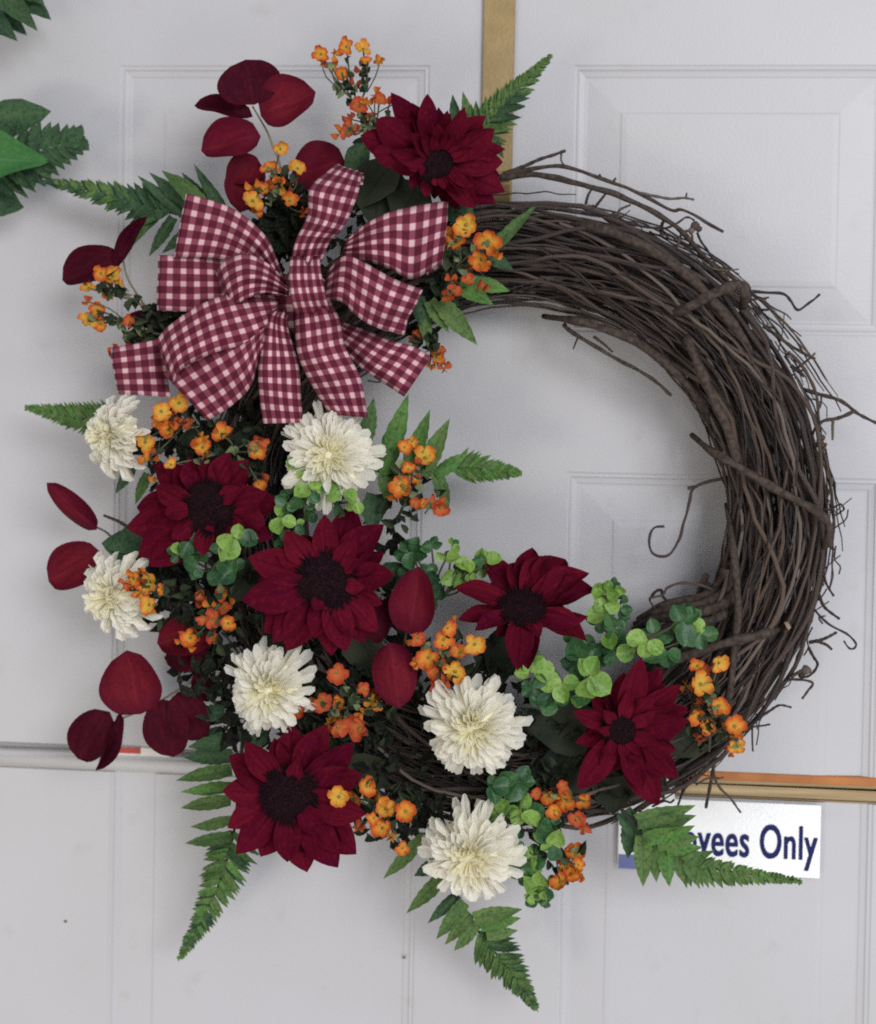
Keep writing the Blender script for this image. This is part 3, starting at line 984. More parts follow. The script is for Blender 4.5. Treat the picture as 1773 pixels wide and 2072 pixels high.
sunflower((1057, 1228), 46, (0.05, -1, 1.0), [(978, 1120), (1047, 1131), (1078, 1113), (1098, 1120), (1146, 1124), (1192, 1154), (1209, 1187), (1191, 1249), (919, 1194), (926, 1258), (1004, 1290), (1047, 1361), (1070, 1361), (1188, 1290), (1092, 1284), (960, 1280)], 0.12,
          'burgundy sunflower with upswept petals, alone against the white door inside the ring',
          [(1010, 1270, 1010, 1400, 70, 0.085, 0), (1030, 1290, 960, 1360, 60, 0.085, 0)], 0.40, 0.0, (0.5, 0.62))
sunflower((586, 1608), 58, (0.12, -1, 0.06), [(464, 1530), (496, 1498), (450, 1600), (460, 1675), (478, 1728), (581, 1746), (623, 1763), (685, 1758), (721, 1728), (742, 1645), (735, 1565), (717, 1505), (590, 1468), (636, 1478), (660, 1470), (530, 1738)], 0.14,
          'burgundy sunflower at the lower left, lowest of its kind',
          [(660, 1540, 790, 1590, 80, 0.085, 0), (540, 1500, 480, 1470, 70, 0.08, 1), (700, 1560, 780, 1540, 60, 0.09, 0)])
sunflower((1258, 1477), 40, (0.05, -1, 0.0), [(1297, 1328), (1340, 1352), (1262, 1360), (1379, 1388), (1396, 1459), (1393, 1431), (1163, 1442), (1166, 1505), (1170, 1601), (1333, 1636), (1375, 1578), (1301, 1545), (1300, 1600), (1215, 1560)], 0.125,
          'burgundy sunflower at the lower right, just above the sign', [(1220, 1470, 1060, 1470, 110, 0.09, 0), (1220, 1530, 1070, 1570, 110, 0.085, 0), (1240, 1560, 1240, 1650, 80, 0.08, 0), (1340, 1480, 1420, 1530, 60, 0.08, 0), (1180, 1440, 1080, 1400, 80, 0.085, 0)], 0.38, 0.45, (0.66, 0.88))


# ------------------------------------------------------------------ chrysanthemums
def mum(c, rpx, n, d, label, num=165, heart=(0, 0), flat=1.0):
    n = Vector(n).normalized()
    C = P(c[0], c[1], d)
    s = S(d)
    t = thing('chrysanthemum', C, label, 'flower', 'cream chrysanthemums')
    e1, e2, n = frame(n)
    Rm = rpx * s * 1.09
    for i in range(num):
        f = (i + 0.5) / num
        th = math.radians(44 + 64 * f ** 0.8) + U(-.16, .16)
        a = i * 2.39996 + U(-.4, .4)
        rad = e1 * math.cos(a) + e2 * math.sin(a)
        dirv = n * math.cos(th) + rad * math.sin(th)
        inner = f < 0.22
        reach = Rm * (0.17 + 0.83 * f ** 0.55) * U(0.80, 1.10)
        base = C + n * Rm * (0.34 * (1 - f ** 0.9) - 0.08) + rad * reach * 0.32 * 1.0
        tip = base + dirv * (reach * 0.68 / max(0.35, math.sin(th)))
        if f > 0.7 and R() < 0.14:
            continue
        wd = Rm * (0.135 + 0.085 * min(1, f * 1.6)) * U(0.75, 1.15)
        upv = n * math.sin(th) - rad * math.cos(th) * 0.8 + n * 0.35 + Vector((U(-.3, .3), U(-.2, .2), U(-.3, .3)))
        lay('petal', random.choice(MUMH if inner else MUM), t, base, tip, wd, upv)
    tube('stem', spline([C - n * Rm * 0.2, (C + deep(C, 0.05)) / 2, deep(C, 0.05)], 6), 0.0026, M['stem_dark'], t)
    obj('gap_fill', GAP_FILL, t, orient(C - n * Rm * 0.16, n, Rm * 0.62, Rm * 0.62, Rm * 0.36))
    for k in range(6):                                   # green sepals behind the head
        a = k * 1.05
        rad = e1 * math.cos(a) + e2 * math.sin(a)
        lay('sepal', BUD['bud_dark'], t, C - n * Rm * 0.25, C - n * Rm * 0.35 + rad * Rm * 0.5, Rm * 0.3, n)
    return t


mum((232, 882), 84, (-0.75, -1, 0.05), 0.115, 'cream chrysanthemum in side view under the left end of the bow', 170)
mum((668, 922), 103, (0.12, -1, 0.10), 0.135, 'cream chrysanthemum just below the bow tails, touching the ribbon', 170)
mum((236, 1205), 92, (-0.55, -1, -0.05), 0.115, 'cream chrysanthemum on the left rim, below the two red leaves', 170)
mum((546, 1393), 95, (0.05, -1, 0.02), 0.13, 'cream chrysanthemum between the middle and the lower left sunflowers')
mum((958, 1468), 104, (0.0, -1, 0.0), 0.135, 'cream chrysanthemum under the dense cluster of orange blossoms, right of centre', 170)
mum((954, 1728), 106, (-0.05, -1, -0.04), 0.125, 'lowest cream chrysanthemum, hanging above the fern at the bottom', 170)


# ------------------------------------------------------------------ fern fronds
def fern(pts, d0, d1, lens, kinds, label, spacing=17, wid=24, tmin=0.0, extra=(), ang=52, cat='fern', grp='fern fronds of the wreath', name='fern_frond', face=(0, -1, 0.15)):
    """pts: photograph line from base to tip. lens: (left side, right side) leaflet length in px at the base end."""
    ln = spline([(x, y, 0) for x, y in pts], 60)
    tot = sum((ln[i + 1] - ln[i]).length for i in range(59))
    t = thing(name, P(*pts[0], d0), label, cat, grp)
    dep = lambda f: d0 + (d1 - d0) * f
    line3 = [P(p.x, p.y, dep(i / 59)) for i, p in enumerate(ln)]
    tube('stem', line3[::3] + [line3[-1]], lambda q: 0.0016 * (1 - 0.75 * q), M['stem_dark'], t, 5)
    face = Vector(face)
    pos, k = spacing * 0.5 + tmin * tot, 0
    while pos < tot - 4:
        f = pos / tot
        i = min(58, int(f * 59))
        p, tg = ln[i], (ln[i + 1] - ln[i]).normalized()
        for sd in (0, 1):
            L = lens[sd]
            if not L:
                continue
            L = (L * ((1 - f) / (1 - tmin)) ** 0.85 + 6) * U(0.94, 1.06)
            a = math.radians(ang - 20 * f + U(-4, 4)) * (1 if sd else -1)
            dr = Vector((tg.x * math.cos(a) - tg.y * math.sin(a), tg.x * math.sin(a) + tg.y * math.cos(a), 0))
            q = p + dr * L
            dd = dep(f)
            wpx = min(wid, spacing_at(spacing, f) * 1.5)
            lay('leaflet', random.choice(FERN[random.choice(kinds)]), t, P(p.x, p.y, dd + 0.001), P(q.x, q.y, dd + U(-0.006, 0.004)), wpx * S(dd), face + Vector((U(-.14, .14), 0, U(-.14, .14))))
        pos += spacing_at(spacing, f)
    lay('leaflet', FERN[kinds[0]][0], t, line3[54], P(pts[-1][0], pts[-1][1], d1), 9 * PX, face)
    for (bx, by, tx, ty, wpx, kind, dd) in extra:
        lay('leaflet', random.choice(FERN[kind]), t, P(bx, by, dd), P(tx, ty, dd + U(0.0, 0.01)), wpx * S(dd), face + Vector((U(-.25, .25), 0, U(-.25, .25))))
    return t


def spacing_at(s, f):
    return s * (1 - 0.62 * f)


fern([(470, 450), (380, 438), (290, 415), (190, 388), (85, 365)], 0.075, 0.05, (62, 66), ['fern_dark', 'fern_dark', 'fern'], 'dark green fern frond pointing left from behind the bow', 17, 24, 0.34,
     [(400, 430, 300, 345, 34, 'fern_dark', 0.075), (420, 430, 326, 345, 40, 'fern', 0.078), (430, 425, 366, 348, 30, 'fern_dark', 0.076), (460, 435, 390, 330, 26, 'fern_dark', 0.074), (375, 435, 276, 352, 26, 'fern_dark', 0.073), (400, 450, 325, 510, 30, 'fern_dark', 0.07), (420, 455, 345, 525, 28, 'fern', 0.068), (350, 440, 300, 520, 26, 'fern_dark', 0.066), (330, 432, 270, 498, 24, 'fern', 0.066)])
fern([(915, 320), (985, 252), (1045, 185), (1118, 110)], 0.085, 0.06, (66, 70), ['fern', 'fern_dark', 'fern'], 'green fern frond pointing up right beside the brass strip', 15, 22, 0.14,
     [(930, 260, 914, 190, 24, 'fern_dark', 0.085), (955, 260, 938, 182, 24, 'fern', 0.085), (985, 270, 1020, 320, 24, 'fern_dark', 0.08)])
fern([(270, 858), (190, 850), (120, 838), (50, 824)], 0.08, 0.06, (52, 56), ['fern', 'fern_bright'], 'short fern tip poking out left from behind the upper left mum', 11, 20, 0.1)
fern([(770, 1010), (850, 968), (930, 948), (1000, 952), (1057, 958)], 0.09, 0.065, (52, 46), ['fern', 'fern_bright'], 'fern frond reaching right into the open middle of the ring', 13, 20, 0.44,
     [(775, 960, 828, 799, 46, 'fern_bright', 0.105), (830, 940, 871, 827, 36, 'fern_bright', 0.10), (855, 960, 909, 847, 42, 'fern', 0.10), (738, 900, 756, 806, 34, 'fern', 0.095), (880, 955, 908, 1036, 30, 'fern', 0.09), (800, 1000, 780, 920, 60, 'fern', 0.095), (880, 960, 945, 915, 30, 'fern_bright', 0.095), (760, 1000, 750, 1080, 50, 'fern_dark', 0.09)])
fern([(492, 1480), (482, 1600), (474, 1680), (450, 1770), (410, 1860), (361, 1944)], 0.085, 0.055, (66, 60), ['fern', 'fern', 'fern_bright', 'fern_dark'], 'long fern frond hanging at the lower left, beside the lowest sunflower', 15, 24, 0.40,
     [(470, 1530, 368, 1532, 36, 'fern_dark', 0.075), (470, 1560, 356, 1580, 32, 'fern', 0.08), (468, 1595, 362, 1606, 28, 'fern_bright', 0.079), (468, 1620, 366, 1635, 30, 'fern', 0.078), (470, 1655, 385, 1672, 26, 'fern', 0.076), (468, 1692, 374, 1706, 28, 'fern', 0.075), (450, 1395, 388, 1392, 36, 'fern_dark', 0.08), (455, 1440, 390, 1446, 36, 'fern_dark', 0.08), (450, 1480, 400, 1500, 34, 'fern_dark', 0.08), (460, 1500, 380, 1512, 32, 'fern_dark', 0.078)], 70)
fern([(880, 1700), (930, 1830), (985, 1905), (1040, 1975), (1089, 2047)], 0.085, 0.06, (66, 60), ['fern', 'fern', 'fern_dark'], 'fern frond hanging below the lowest mum, pointing down right', 14, 24, 0.44,
     [(860, 1690, 773, 1782, 30, 'fern', 0.085), (890, 1740, 838, 1772, 30, 'fern_dark', 0.08), (905, 1765, 822, 1848, 32, 'fern', 0.08), (925, 1810, 862, 1870, 26, 'fern_dark', 0.08), (940, 1825, 882, 1902, 32, 'fern', 0.08), (952, 1848, 900, 1912, 28, 'fern', 0.078), (965, 1868, 918, 1926, 28, 'fern', 0.078), (960, 1858, 1057, 1840, 34, 'fern', 0.085), (972, 1878, 1052, 1862, 30, 'fern_bright', 0.083), (985, 1895, 1048, 1884, 26, 'fern', 0.082)], 62)
fern([(1255, 1635), (1322, 1706), (1400, 1748), (1500, 1766), (1624, 1783)], 0.11, 0.09, (34, 58), ['fern', 'fern', 'fern_bright'], 'large fern frond crossing in front of the sign', 16, 24, 0.42,
     [(1290, 1660, 1408, 1632, 40, 'fern', 0.112), (1300, 1680, 1410, 1650, 38, 'fern', 0.114), (1310, 1690, 1408, 1668, 40, 'fern_bright', 0.115), (1330, 1710, 1414, 1694, 34, 'fern', 0.116), (1350, 1724, 1422, 1718, 30, 'fern_bright', 0.116), (1385, 1742, 1446, 1722, 22, 'fern', 0.115), (1300, 1690, 1302, 1797, 38, 'fern', 0.105), (1322, 1695, 1330, 1790, 38, 'fern', 0.106), (1345, 1705, 1356, 1797, 38, 'fern_bright', 0.107), (1370, 1722, 1384, 1788, 32, 'fern', 0.106), (1390, 1735, 1408, 1790, 28, 'fern', 0.105), (1280, 1665, 1272, 1740, 40, 'fern_dark', 0.10), (1262, 1640, 1300, 1700, 44, 'fern_dark', 0.10)], 62)
fern([(860, 570), (930, 545), (1000, 500), (1086, 415)], 0.095, 0.075, (0, 0), ['fern_bright', 'fern'], 'bright green fern leaves spreading right of the bow over the vines', 20, 26, 0.9,
     [(955, 565, 1033, 586, 34, 'fern_bright', 0.10), (930, 578, 1000, 618, 36, 'fern_bright', 0.10), (890, 610, 966, 698, 42, 'fern', 0.10), (870, 610, 908, 672, 34, 'fern', 0.098), (858, 620, 868, 700, 30, 'fern', 0.095), (845, 600, 850, 655, 34, 'fern_dark', 0.095), (1000, 505, 1086, 414, 26, 'fern', 0.09), (985, 520, 1040, 545, 30, 'fern_dark', 0.09), (880, 560, 930, 620, 40, 'fern_dark', 0.09), (870, 540, 920, 500, 40, 'fern_dark', 0.09), (900, 570, 960, 540, 40, 'fern_dark', 0.09), (1000, 500, 1030, 460, 24, 'fern', 0.088)])
t = fern([(300, 960), (280, 1010)], 0.07, 0.06, (0, 0), ['fern_dark'], 'two small dark fern leaves below the side-view mum at the left', 20, 20, 0.9,
         [(270, 940, 232, 1000, 26, 'fern_dark', 0.075), (300, 960, 274, 1022, 24, 'fern', 0.075)])

# greenery of a neighbouring arrangement, cut by the left edge of the picture
g = thing('ivy_spray', P(-70, 300, 0.03), 'bright green ivy and dark fern spray entering at the left edge', 'greenery')
for (bx, by, tx, ty, wpx, kind, dd) in ((-60, 240, 102, 222, 88, 'fd', 0.055), (-70, 322, 90, 318, 150, 'ivy', 0.075), (-50, 400, 48, 418, 60, 'fd', 0.05)):
    lay('leaf', IVY if kind == 'ivy' else OLIVE[1], g, P(bx, by, dd), P(tx, ty, dd), wpx * S(dd), Vector((0.1, -1, 0.2)))
ln = spline([(-60, 340, 0), (20, 325, 0), (100, 300, 0), (174, 277, 0)], 14)
for i, p in enumerate(ln[2:-1]):
    tg = (ln[i + 3] - p).normalized()
    for sd in (1, -1):
        L = 78 * (1 - i / 11) + 26
        a = math.radians(60) * sd
        q = p + Vector((tg.x * math.cos(a) - tg.y * math.sin(a), tg.x * math.sin(a) + tg.y * math.cos(a), 0)) * L
        lay('leaflet', random.choice(FERN['fern_dark']), g, P(p.x, p.y, 0.06), P(q.x, q.y, 0.055 + U(-.004, .006)), 27 * PX, Vector((U(-.2, .2), -1, U(-.1, .3))))
lay('leaflet', FERN['fern_dark'][1], g, P(ln[-3].x, ln[-3].y, 0.06), P(174, 277, 0.058), 40 * PX, Vector((0, -1, 0.2)))
for bx, by, tx, ty in ((20, 335, 26, 388), (55, 330, 68, 382), (85, 325, 100, 362)):
    lay('leaflet', FERN['fern_dark'][0], g, P(bx, by, 0.058), P(tx, ty, 0.055), 38 * PX, Vector((0.1, -1, 0.2)))
g2 = thing('fern_frond', P(-80, -60, 0.04), 'dark broad fern tip in the top left corner', 'fern')
for bx, by, tx, ty, wpx in ((-30, -80, 98, 36, 70), (-30, -60, 80, 66, 62), (-60, -40, 52, 66, 60), (-60, 0, 34, 80, 56), (20, -60, 90, 10, 60), (-50, 20, 12, 66, 50)):
    lay('leaflet', random.choice(FERN['fern_dark']), g2, P(bx, by, 0.06), P(tx, ty, 0.058 + U(-.004, .004)), wpx * PX, Vector((U(-.15, .15), -1, 0.15)))
tube('stem', [P(-90, -70, 0.05), P(-20, -30, 0.057), P(40, 20, 0.058)], 0.0015, M['stem_dark'], g2, 5)


# ------------------------------------------------------------------ burgundy eucalyptus sprigs
def euc(stem, leaves, label, sm='stem_pale', r=2.6):
    t = thing('eucalyptus_sprig', P(*stem[-1]), label, 'leaf sprig', 'burgundy eucalyptus sprigs')
    tube('stem', spline([P(*p) for p in stem], 14), lambda q: r * PX * (0.7 + 0.5 * q), M[sm], t)
    for (bx, by, tx, ty, wpx, dd, kind, fx) in leaves:
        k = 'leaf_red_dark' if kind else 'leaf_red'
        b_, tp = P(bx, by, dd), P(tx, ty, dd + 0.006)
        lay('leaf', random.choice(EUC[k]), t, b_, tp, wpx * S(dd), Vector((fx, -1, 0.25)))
    return t


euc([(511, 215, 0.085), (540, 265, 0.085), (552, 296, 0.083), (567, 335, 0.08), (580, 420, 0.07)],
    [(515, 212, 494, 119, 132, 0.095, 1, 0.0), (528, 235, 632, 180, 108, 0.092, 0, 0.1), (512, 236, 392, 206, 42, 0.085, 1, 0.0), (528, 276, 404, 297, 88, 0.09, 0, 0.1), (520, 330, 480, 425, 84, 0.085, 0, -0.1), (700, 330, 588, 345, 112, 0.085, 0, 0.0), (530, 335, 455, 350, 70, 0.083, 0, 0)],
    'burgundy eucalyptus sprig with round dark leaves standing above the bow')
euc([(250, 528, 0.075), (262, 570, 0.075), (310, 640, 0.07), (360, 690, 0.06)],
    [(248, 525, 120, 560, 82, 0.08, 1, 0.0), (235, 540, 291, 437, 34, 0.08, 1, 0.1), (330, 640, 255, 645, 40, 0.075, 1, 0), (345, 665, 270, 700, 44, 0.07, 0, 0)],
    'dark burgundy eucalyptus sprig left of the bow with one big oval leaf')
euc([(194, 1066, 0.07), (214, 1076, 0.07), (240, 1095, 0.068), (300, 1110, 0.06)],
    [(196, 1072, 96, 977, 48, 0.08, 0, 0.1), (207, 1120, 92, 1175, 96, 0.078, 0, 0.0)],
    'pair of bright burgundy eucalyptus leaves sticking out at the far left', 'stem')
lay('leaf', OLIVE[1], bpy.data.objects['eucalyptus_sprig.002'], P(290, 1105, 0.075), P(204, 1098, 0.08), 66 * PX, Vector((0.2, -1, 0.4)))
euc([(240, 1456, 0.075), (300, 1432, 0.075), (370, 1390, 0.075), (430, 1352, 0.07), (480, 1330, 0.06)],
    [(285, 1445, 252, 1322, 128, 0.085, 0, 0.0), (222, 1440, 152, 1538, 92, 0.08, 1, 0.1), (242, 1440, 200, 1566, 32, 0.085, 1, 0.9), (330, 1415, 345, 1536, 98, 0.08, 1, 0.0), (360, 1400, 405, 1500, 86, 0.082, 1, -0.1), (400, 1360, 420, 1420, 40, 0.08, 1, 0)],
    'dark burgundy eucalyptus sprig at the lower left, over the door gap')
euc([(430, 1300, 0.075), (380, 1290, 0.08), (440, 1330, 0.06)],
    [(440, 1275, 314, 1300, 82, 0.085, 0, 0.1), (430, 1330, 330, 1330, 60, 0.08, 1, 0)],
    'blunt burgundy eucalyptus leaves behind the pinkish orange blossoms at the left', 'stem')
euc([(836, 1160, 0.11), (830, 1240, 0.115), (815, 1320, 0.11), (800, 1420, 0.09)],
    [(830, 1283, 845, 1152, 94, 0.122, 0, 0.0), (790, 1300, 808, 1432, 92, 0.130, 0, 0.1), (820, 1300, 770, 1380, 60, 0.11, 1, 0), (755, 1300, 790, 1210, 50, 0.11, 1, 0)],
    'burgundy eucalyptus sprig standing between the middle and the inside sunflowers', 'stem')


# ------------------------------------------------------------------ orange blossom sprays
def floret(t, x, y, spx, tone, d, facing):
    n = Vector(facing).normalized()
    c_ = P(x, y, d)
    s = spx * S(d)
    ctr = obj('floret', HEART, t, orient(c_ - n * s * 0.1, n, s * 0.7, s * 0.7, s * 0.8))
    ctr['label'] = {'orange': 'orange floret', 'red_orange': 'red orange floret', 'yellow': 'yellow orange floret'}[tone]
    e1, e2, n = frame(n)
    a0 = U(0, 6)
    for k in range(5):
        a = a0 + k * 1.2566 + U(-.12, .12)
        rad = e1 * math.cos(a) + e2 * math.sin(a)
        base = c_ + rad * s * 0.06
        tip = c_ + (rad * U(0.42, 0.60) + n * U(-0.02, 0.26)) * s
        p = lay('petal', random.choice(FLO[tone]), t, base, tip, s * U(0.40, 0.58), n - rad * U(0.1, 0.7))
        p.parent = ctr
        p.matrix_parent_inverse = ctr.matrix_basis.inverted()


def spray(root, florets, label, d=0.125, buds=10, dark=8, spread=None, facing=(0, -1, 0.1), stem='stem', budk=0.5):
    rx, ry, rd = root
    t = thing('blossom_spray', P(rx, ry, rd), label, 'blossom spray', 'orange blossom sprays')
    lines = []
    cx = sum(f[0] for f in florets) / len(florets)
    cy = sum(f[1] for f in florets) / len(florets)
    hub = P(rx + (cx - rx) * 0.45, ry + (cy - ry) * 0.45, rd + (d - rd) * 0.6)
    lines.append((spline([P(rx, ry, rd), hub], 4), 0.0011))
    for f in florets:
        x, y, s_ = f[:3]
        tone = f[3] if len(f) > 3 else 'o'
        dd = d + U(-.008, .008)
        e = P(x, y, dd)
        midp = (hub + e) / 2 + Vector((U(-1, 1), U(-.5, .5), U(-1, 1))) * 0.005
        ln = spline([hub, midp, e], 7)
        lines.append((ln, 0.0007))
        floret(t, x, y, s_ * 1.04, {'o': 'orange', 'r': 'red_orange', 'y': 'yellow'}[tone], dd, Vector(facing) + Vector((U(-.75, .75), 0, U(-.65, .75))))
        for k in range(int(buds / len(florets) + 0.7)):
            p = random.choice(ln[2:6])
            q = p + Vector((U(-1, 1), U(-1, .2), U(-1, 1))).normalized() * U(0.005, 0.010)
            lay('bud', BUD['bud' if R() < budk else 'bud_dark'], t, p, q, U(0.004, 0.007), Vector((U(-.5, .5), -1, U(-.5, .5))))
    sp_ = spread or 45
    for k in range(int(3 + len(florets) * 0.6)):          # half open buds on short side stems
        f = random.choice(florets)
        bx, by = f[0] + U(-1, 1) * 34, f[1] + U(-0.6, 1) * 30
        dd = d + U(-.02, .0)
        q = P(bx, by, dd)
        a_ = P(f[0] + (rx - f[0]) * 0.35, f[1] + (ry - f[1]) * 0.35, dd - 0.008)
        lines.append((spline([a_, (a_ + q) / 2 + Vector((U(-1, 1), 0, U(-1, 1))) * 0.003, q], 5), 0.0005))
        up_ = Vector((U(-1, 1), -U(0.2, 1), U(-.3, 1))).normalized()
        for w_ in range(3):
            sd_ = up_.orthogonal()
            sd_.rotate(Matrix.Rotation(w_ * 2.1 + k, 3, up_))
            lay('bud', BUDO[k % 2], t, q, q + (up_ + sd_ * 0.35) * U(0.005, 0.008), U(0.004, 0.006), sd_)
    tubes('stem', lines, M[stem], t)
    for k in range(dark):                                 # small dark leaves round the foot of the spray
        a, rr = U(0, 6.283), sp_ * math.sqrt(R())
        bx, by = (rx + cx) / 2 + rr * math.cos(a), (ry + cy) / 2 + rr * math.sin(a)
        dd = U(0.08, 0.098)
        a2 = U(0, 6.283)
        l = U(18, 36)
        lay('leaf', BUD['bud_dark'], t, P(bx, by, dd), P(bx + l * math.cos(a2), by + l * math.sin(a2), dd + U(-.004, .012)), U(9, 17) * PX, Vector((U(-.6, .6), -1, U(-.6, .6))))
    return t


spray((745, 300, 0.09), [(650, 110, 34, 'o'), (702, 95, 34, 'o'), (735, 100, 34, 'y'), (742, 125, 26, 'o'), (692, 148, 28, 'o')], 'tall spray of small orange blossoms rising above the top sunflower', 0.09, 26, 0, 30, (0.1, -1, 0.5))
spray((740, 290, 0.10), [(727, 215, 34, 'r'), (768, 203, 32, 'r'), (790, 205, 24, 'r'), (710, 265, 38, 'r'), (752, 240, 28, 'r')], 'red orange blossoms tucked against the left petals of the top sunflower', 0.112, 12, 8, 30)
spray((575, 420, 0.09), [(567, 301, 30, 'y'), (545, 342, 38, 'o'), (602, 342, 36, 'y'), (565, 376, 40, 'y'), (538, 382, 26, 'o'), (511, 408, 46, 'y'), (585, 408, 36, 'o'), (520, 425, 30, 'o')], 'bright orange blossoms over the red leaves, just above the bow', 0.115, 14, 14)
spray((320, 640, 0.08), [(228, 560, 40, 'y'), (205, 553, 34, 'o'), (180, 584, 32, 'y'), (240, 575, 22, 'y')], 'yellow orange blossoms over the dark oval leaf left of the bow', 0.09, 14, 4, 25, stem='stem_pale')
spray((345, 680, 0.085), [(197, 628, 36, 'o'), (180, 650, 38, 'y'), (205, 655, 34, 'o'), (263, 648, 28, 'r'), (285, 690, 24, 'r'), (262, 692, 22, 'r')], 'orange blossoms at the left edge of the flowers, beside the bow end', 0.095, 22, 26, 55, budk=0.3)
spray((905, 560, 0.09), [(905, 475, 32, 'o'), (943, 455, 48, 'y'), (922, 492, 40, 'o'), (988, 490, 52, 'o'), (975, 525, 44, 'o'), (945, 570, 28, 'r'), (905, 600, 28, 'r'), (918, 592, 30, 'r')], 'orange blossoms right of the bow, in front of the vines', 0.12, 22, 26, 65, budk=0.65)
spray((850, 660, 0.085), [(842, 680, 30, 'r'), (882, 724, 34, 'o'), (893, 710, 22, 'r')], 'three small orange blossoms hanging beside the lower right bow tail', 0.09, 5, 14, 30)
spray((400, 860, 0.09), [(326, 833, 40, 'y'), (362, 815, 40, 'y'), (345, 868, 46, 'o'), (294, 895, 40, 'y'), (294, 930, 30, 'o'), (384, 860, 30, 'r')], 'cluster of orange blossoms between the side-view mum and the bow', 0.125, 12, 20, 60, budk=0.25)
spray((470, 910, 0.09), [(450, 880, 46, 'o'), (411, 906, 40, 'o'), (520, 912, 40, 'o'), (524, 978, 28, 'o'), (535, 895, 22, 'r'), (345, 940, 24, 'y')], 'scattered orange blossoms in the dark gap under the bow', 0.12, 16, 34, 70, budk=0.4)
spray((800, 1060, 0.085), [(860, 928, 46, 'y'), (833, 893, 24, 'y'), (818, 905, 30, 'o'), (815, 983, 52, 'o'), (826, 950, 28, 'o'), (845, 970, 22, 'o'), (892, 1028, 36, 'r'), (858, 1020, 24, 'o'), (838, 1020, 24, 'r')], 'orange blossoms in front of the fern that reaches into the ring', 0.115, 44, 22, 70, budk=0.75)
spray((350, 1210, 0.09), [(272, 1170, 40, 'o'), (307, 1177, 46, 'y'), (303, 1224, 38, 'y'), (328, 1193, 24, 'o'), (262, 1182, 28, 'o')], 'yellow orange blossoms lying on the mum at the left rim', 0.14, 8, 20, 55, budk=0.3)
spray((430, 1220, 0.09), [(455, 1200, 34, 'o'), (452, 1228, 30, 'r'), (410, 1250, 26, 'r'), (432, 1254, 40, 'r'), (462, 1262, 32, 'o'), (386, 1290, 38, 'o'), (432, 1292, 28, 'r'), (408, 1206, 24, 'r')], 'pinkish orange blossoms in the dark gap left of the middle sunflower', 0.115, 14, 40, 75, budk=0.3)
spray((900, 1380, 0.09), [(845, 1290, 34, 'r'), (905, 1270, 34, 'o'), (897, 1293, 44, 'o'), (868, 1330, 46, 'o'), (960, 1303, 44, 'y'), (931, 1322, 38, 'o'), (921, 1358, 46, 'y'), (893, 1390, 40, 'r'), (880, 1360, 30, 'r')], 'dense cluster of orange blossoms above the right of centre mum', 0.135, 12, 24, 70, budk=0.4)
spray((700, 1440, 0.09), [(682, 1360, 44, 'r'), (650, 1418, 42, 'r'), (690, 1420, 36, 'o'), (751, 1418, 30, 'y'), (765, 1425, 26, 'y'), (801, 1417, 34, 'o'), (606, 1440, 38, 'r'), (685, 1470, 44, 'r'), (728, 1475, 52, 'r'), (735, 1395, 26, 'r')], 'row of red orange blossoms below the middle sunflower', 0.12, 20, 46, 90, budk=0.35)
spray((790, 1600, 0.09), [(686, 1612, 42, 'y'), (719, 1618, 44, 'o'), (741, 1590, 40, 'o'), (782, 1637, 44, 'y'), (821, 1642, 44, 'o'), (775, 1676, 44, 'o'), (757, 1655, 28, 'o'), (814, 1715, 32, 'o')], 'orange blossoms overlapping the right petals of the lowest sunflower', 0.14, 14, 40, 80, budk=0.35)
spray((1110, 1580, 0.09), [(1112, 1610, 34, 'o'), (1148, 1620, 42, 'o'), (1183, 1622, 36, 'o'), (1166, 1655, 38, 'r'), (1122, 1640, 34, 'o'), (1140, 1592, 26, 'r'), (1085, 1606, 24, 'r')], 'orange blossoms under the lower right sunflower', 0.115, 8, 24, 70, budk=0.35)
spray((1110, 1700, 0.09), [(1164, 1727, 38, 'o'), (1140, 1733, 34, 'o'), (1160, 1768, 34, 'o'), (1134, 1786, 40, 'o'), (1148, 1756, 34, 'y'), (1170, 1750, 26, 'o')], 'orange blossoms low on the right of the lowest mum', 0.10, 6, 8, 40)
spray((1435, 1520, 0.075), [(1454, 1340, 40, 'y'), (1412, 1348, 30, 'o'), (1417, 1385, 48, 'y'), (1455, 1428, 40, 'o'), (1403, 1442, 42, 'o'), (1428, 1470, 36, 'o'), (1486, 1470, 42, 'o'), (1490, 1508, 34, 'y'), (1424, 1358, 24, 'r')], 'upright orange blossom spray right of the lower right sunflower', 0.105, 30, 12, 50, budk=0.7)


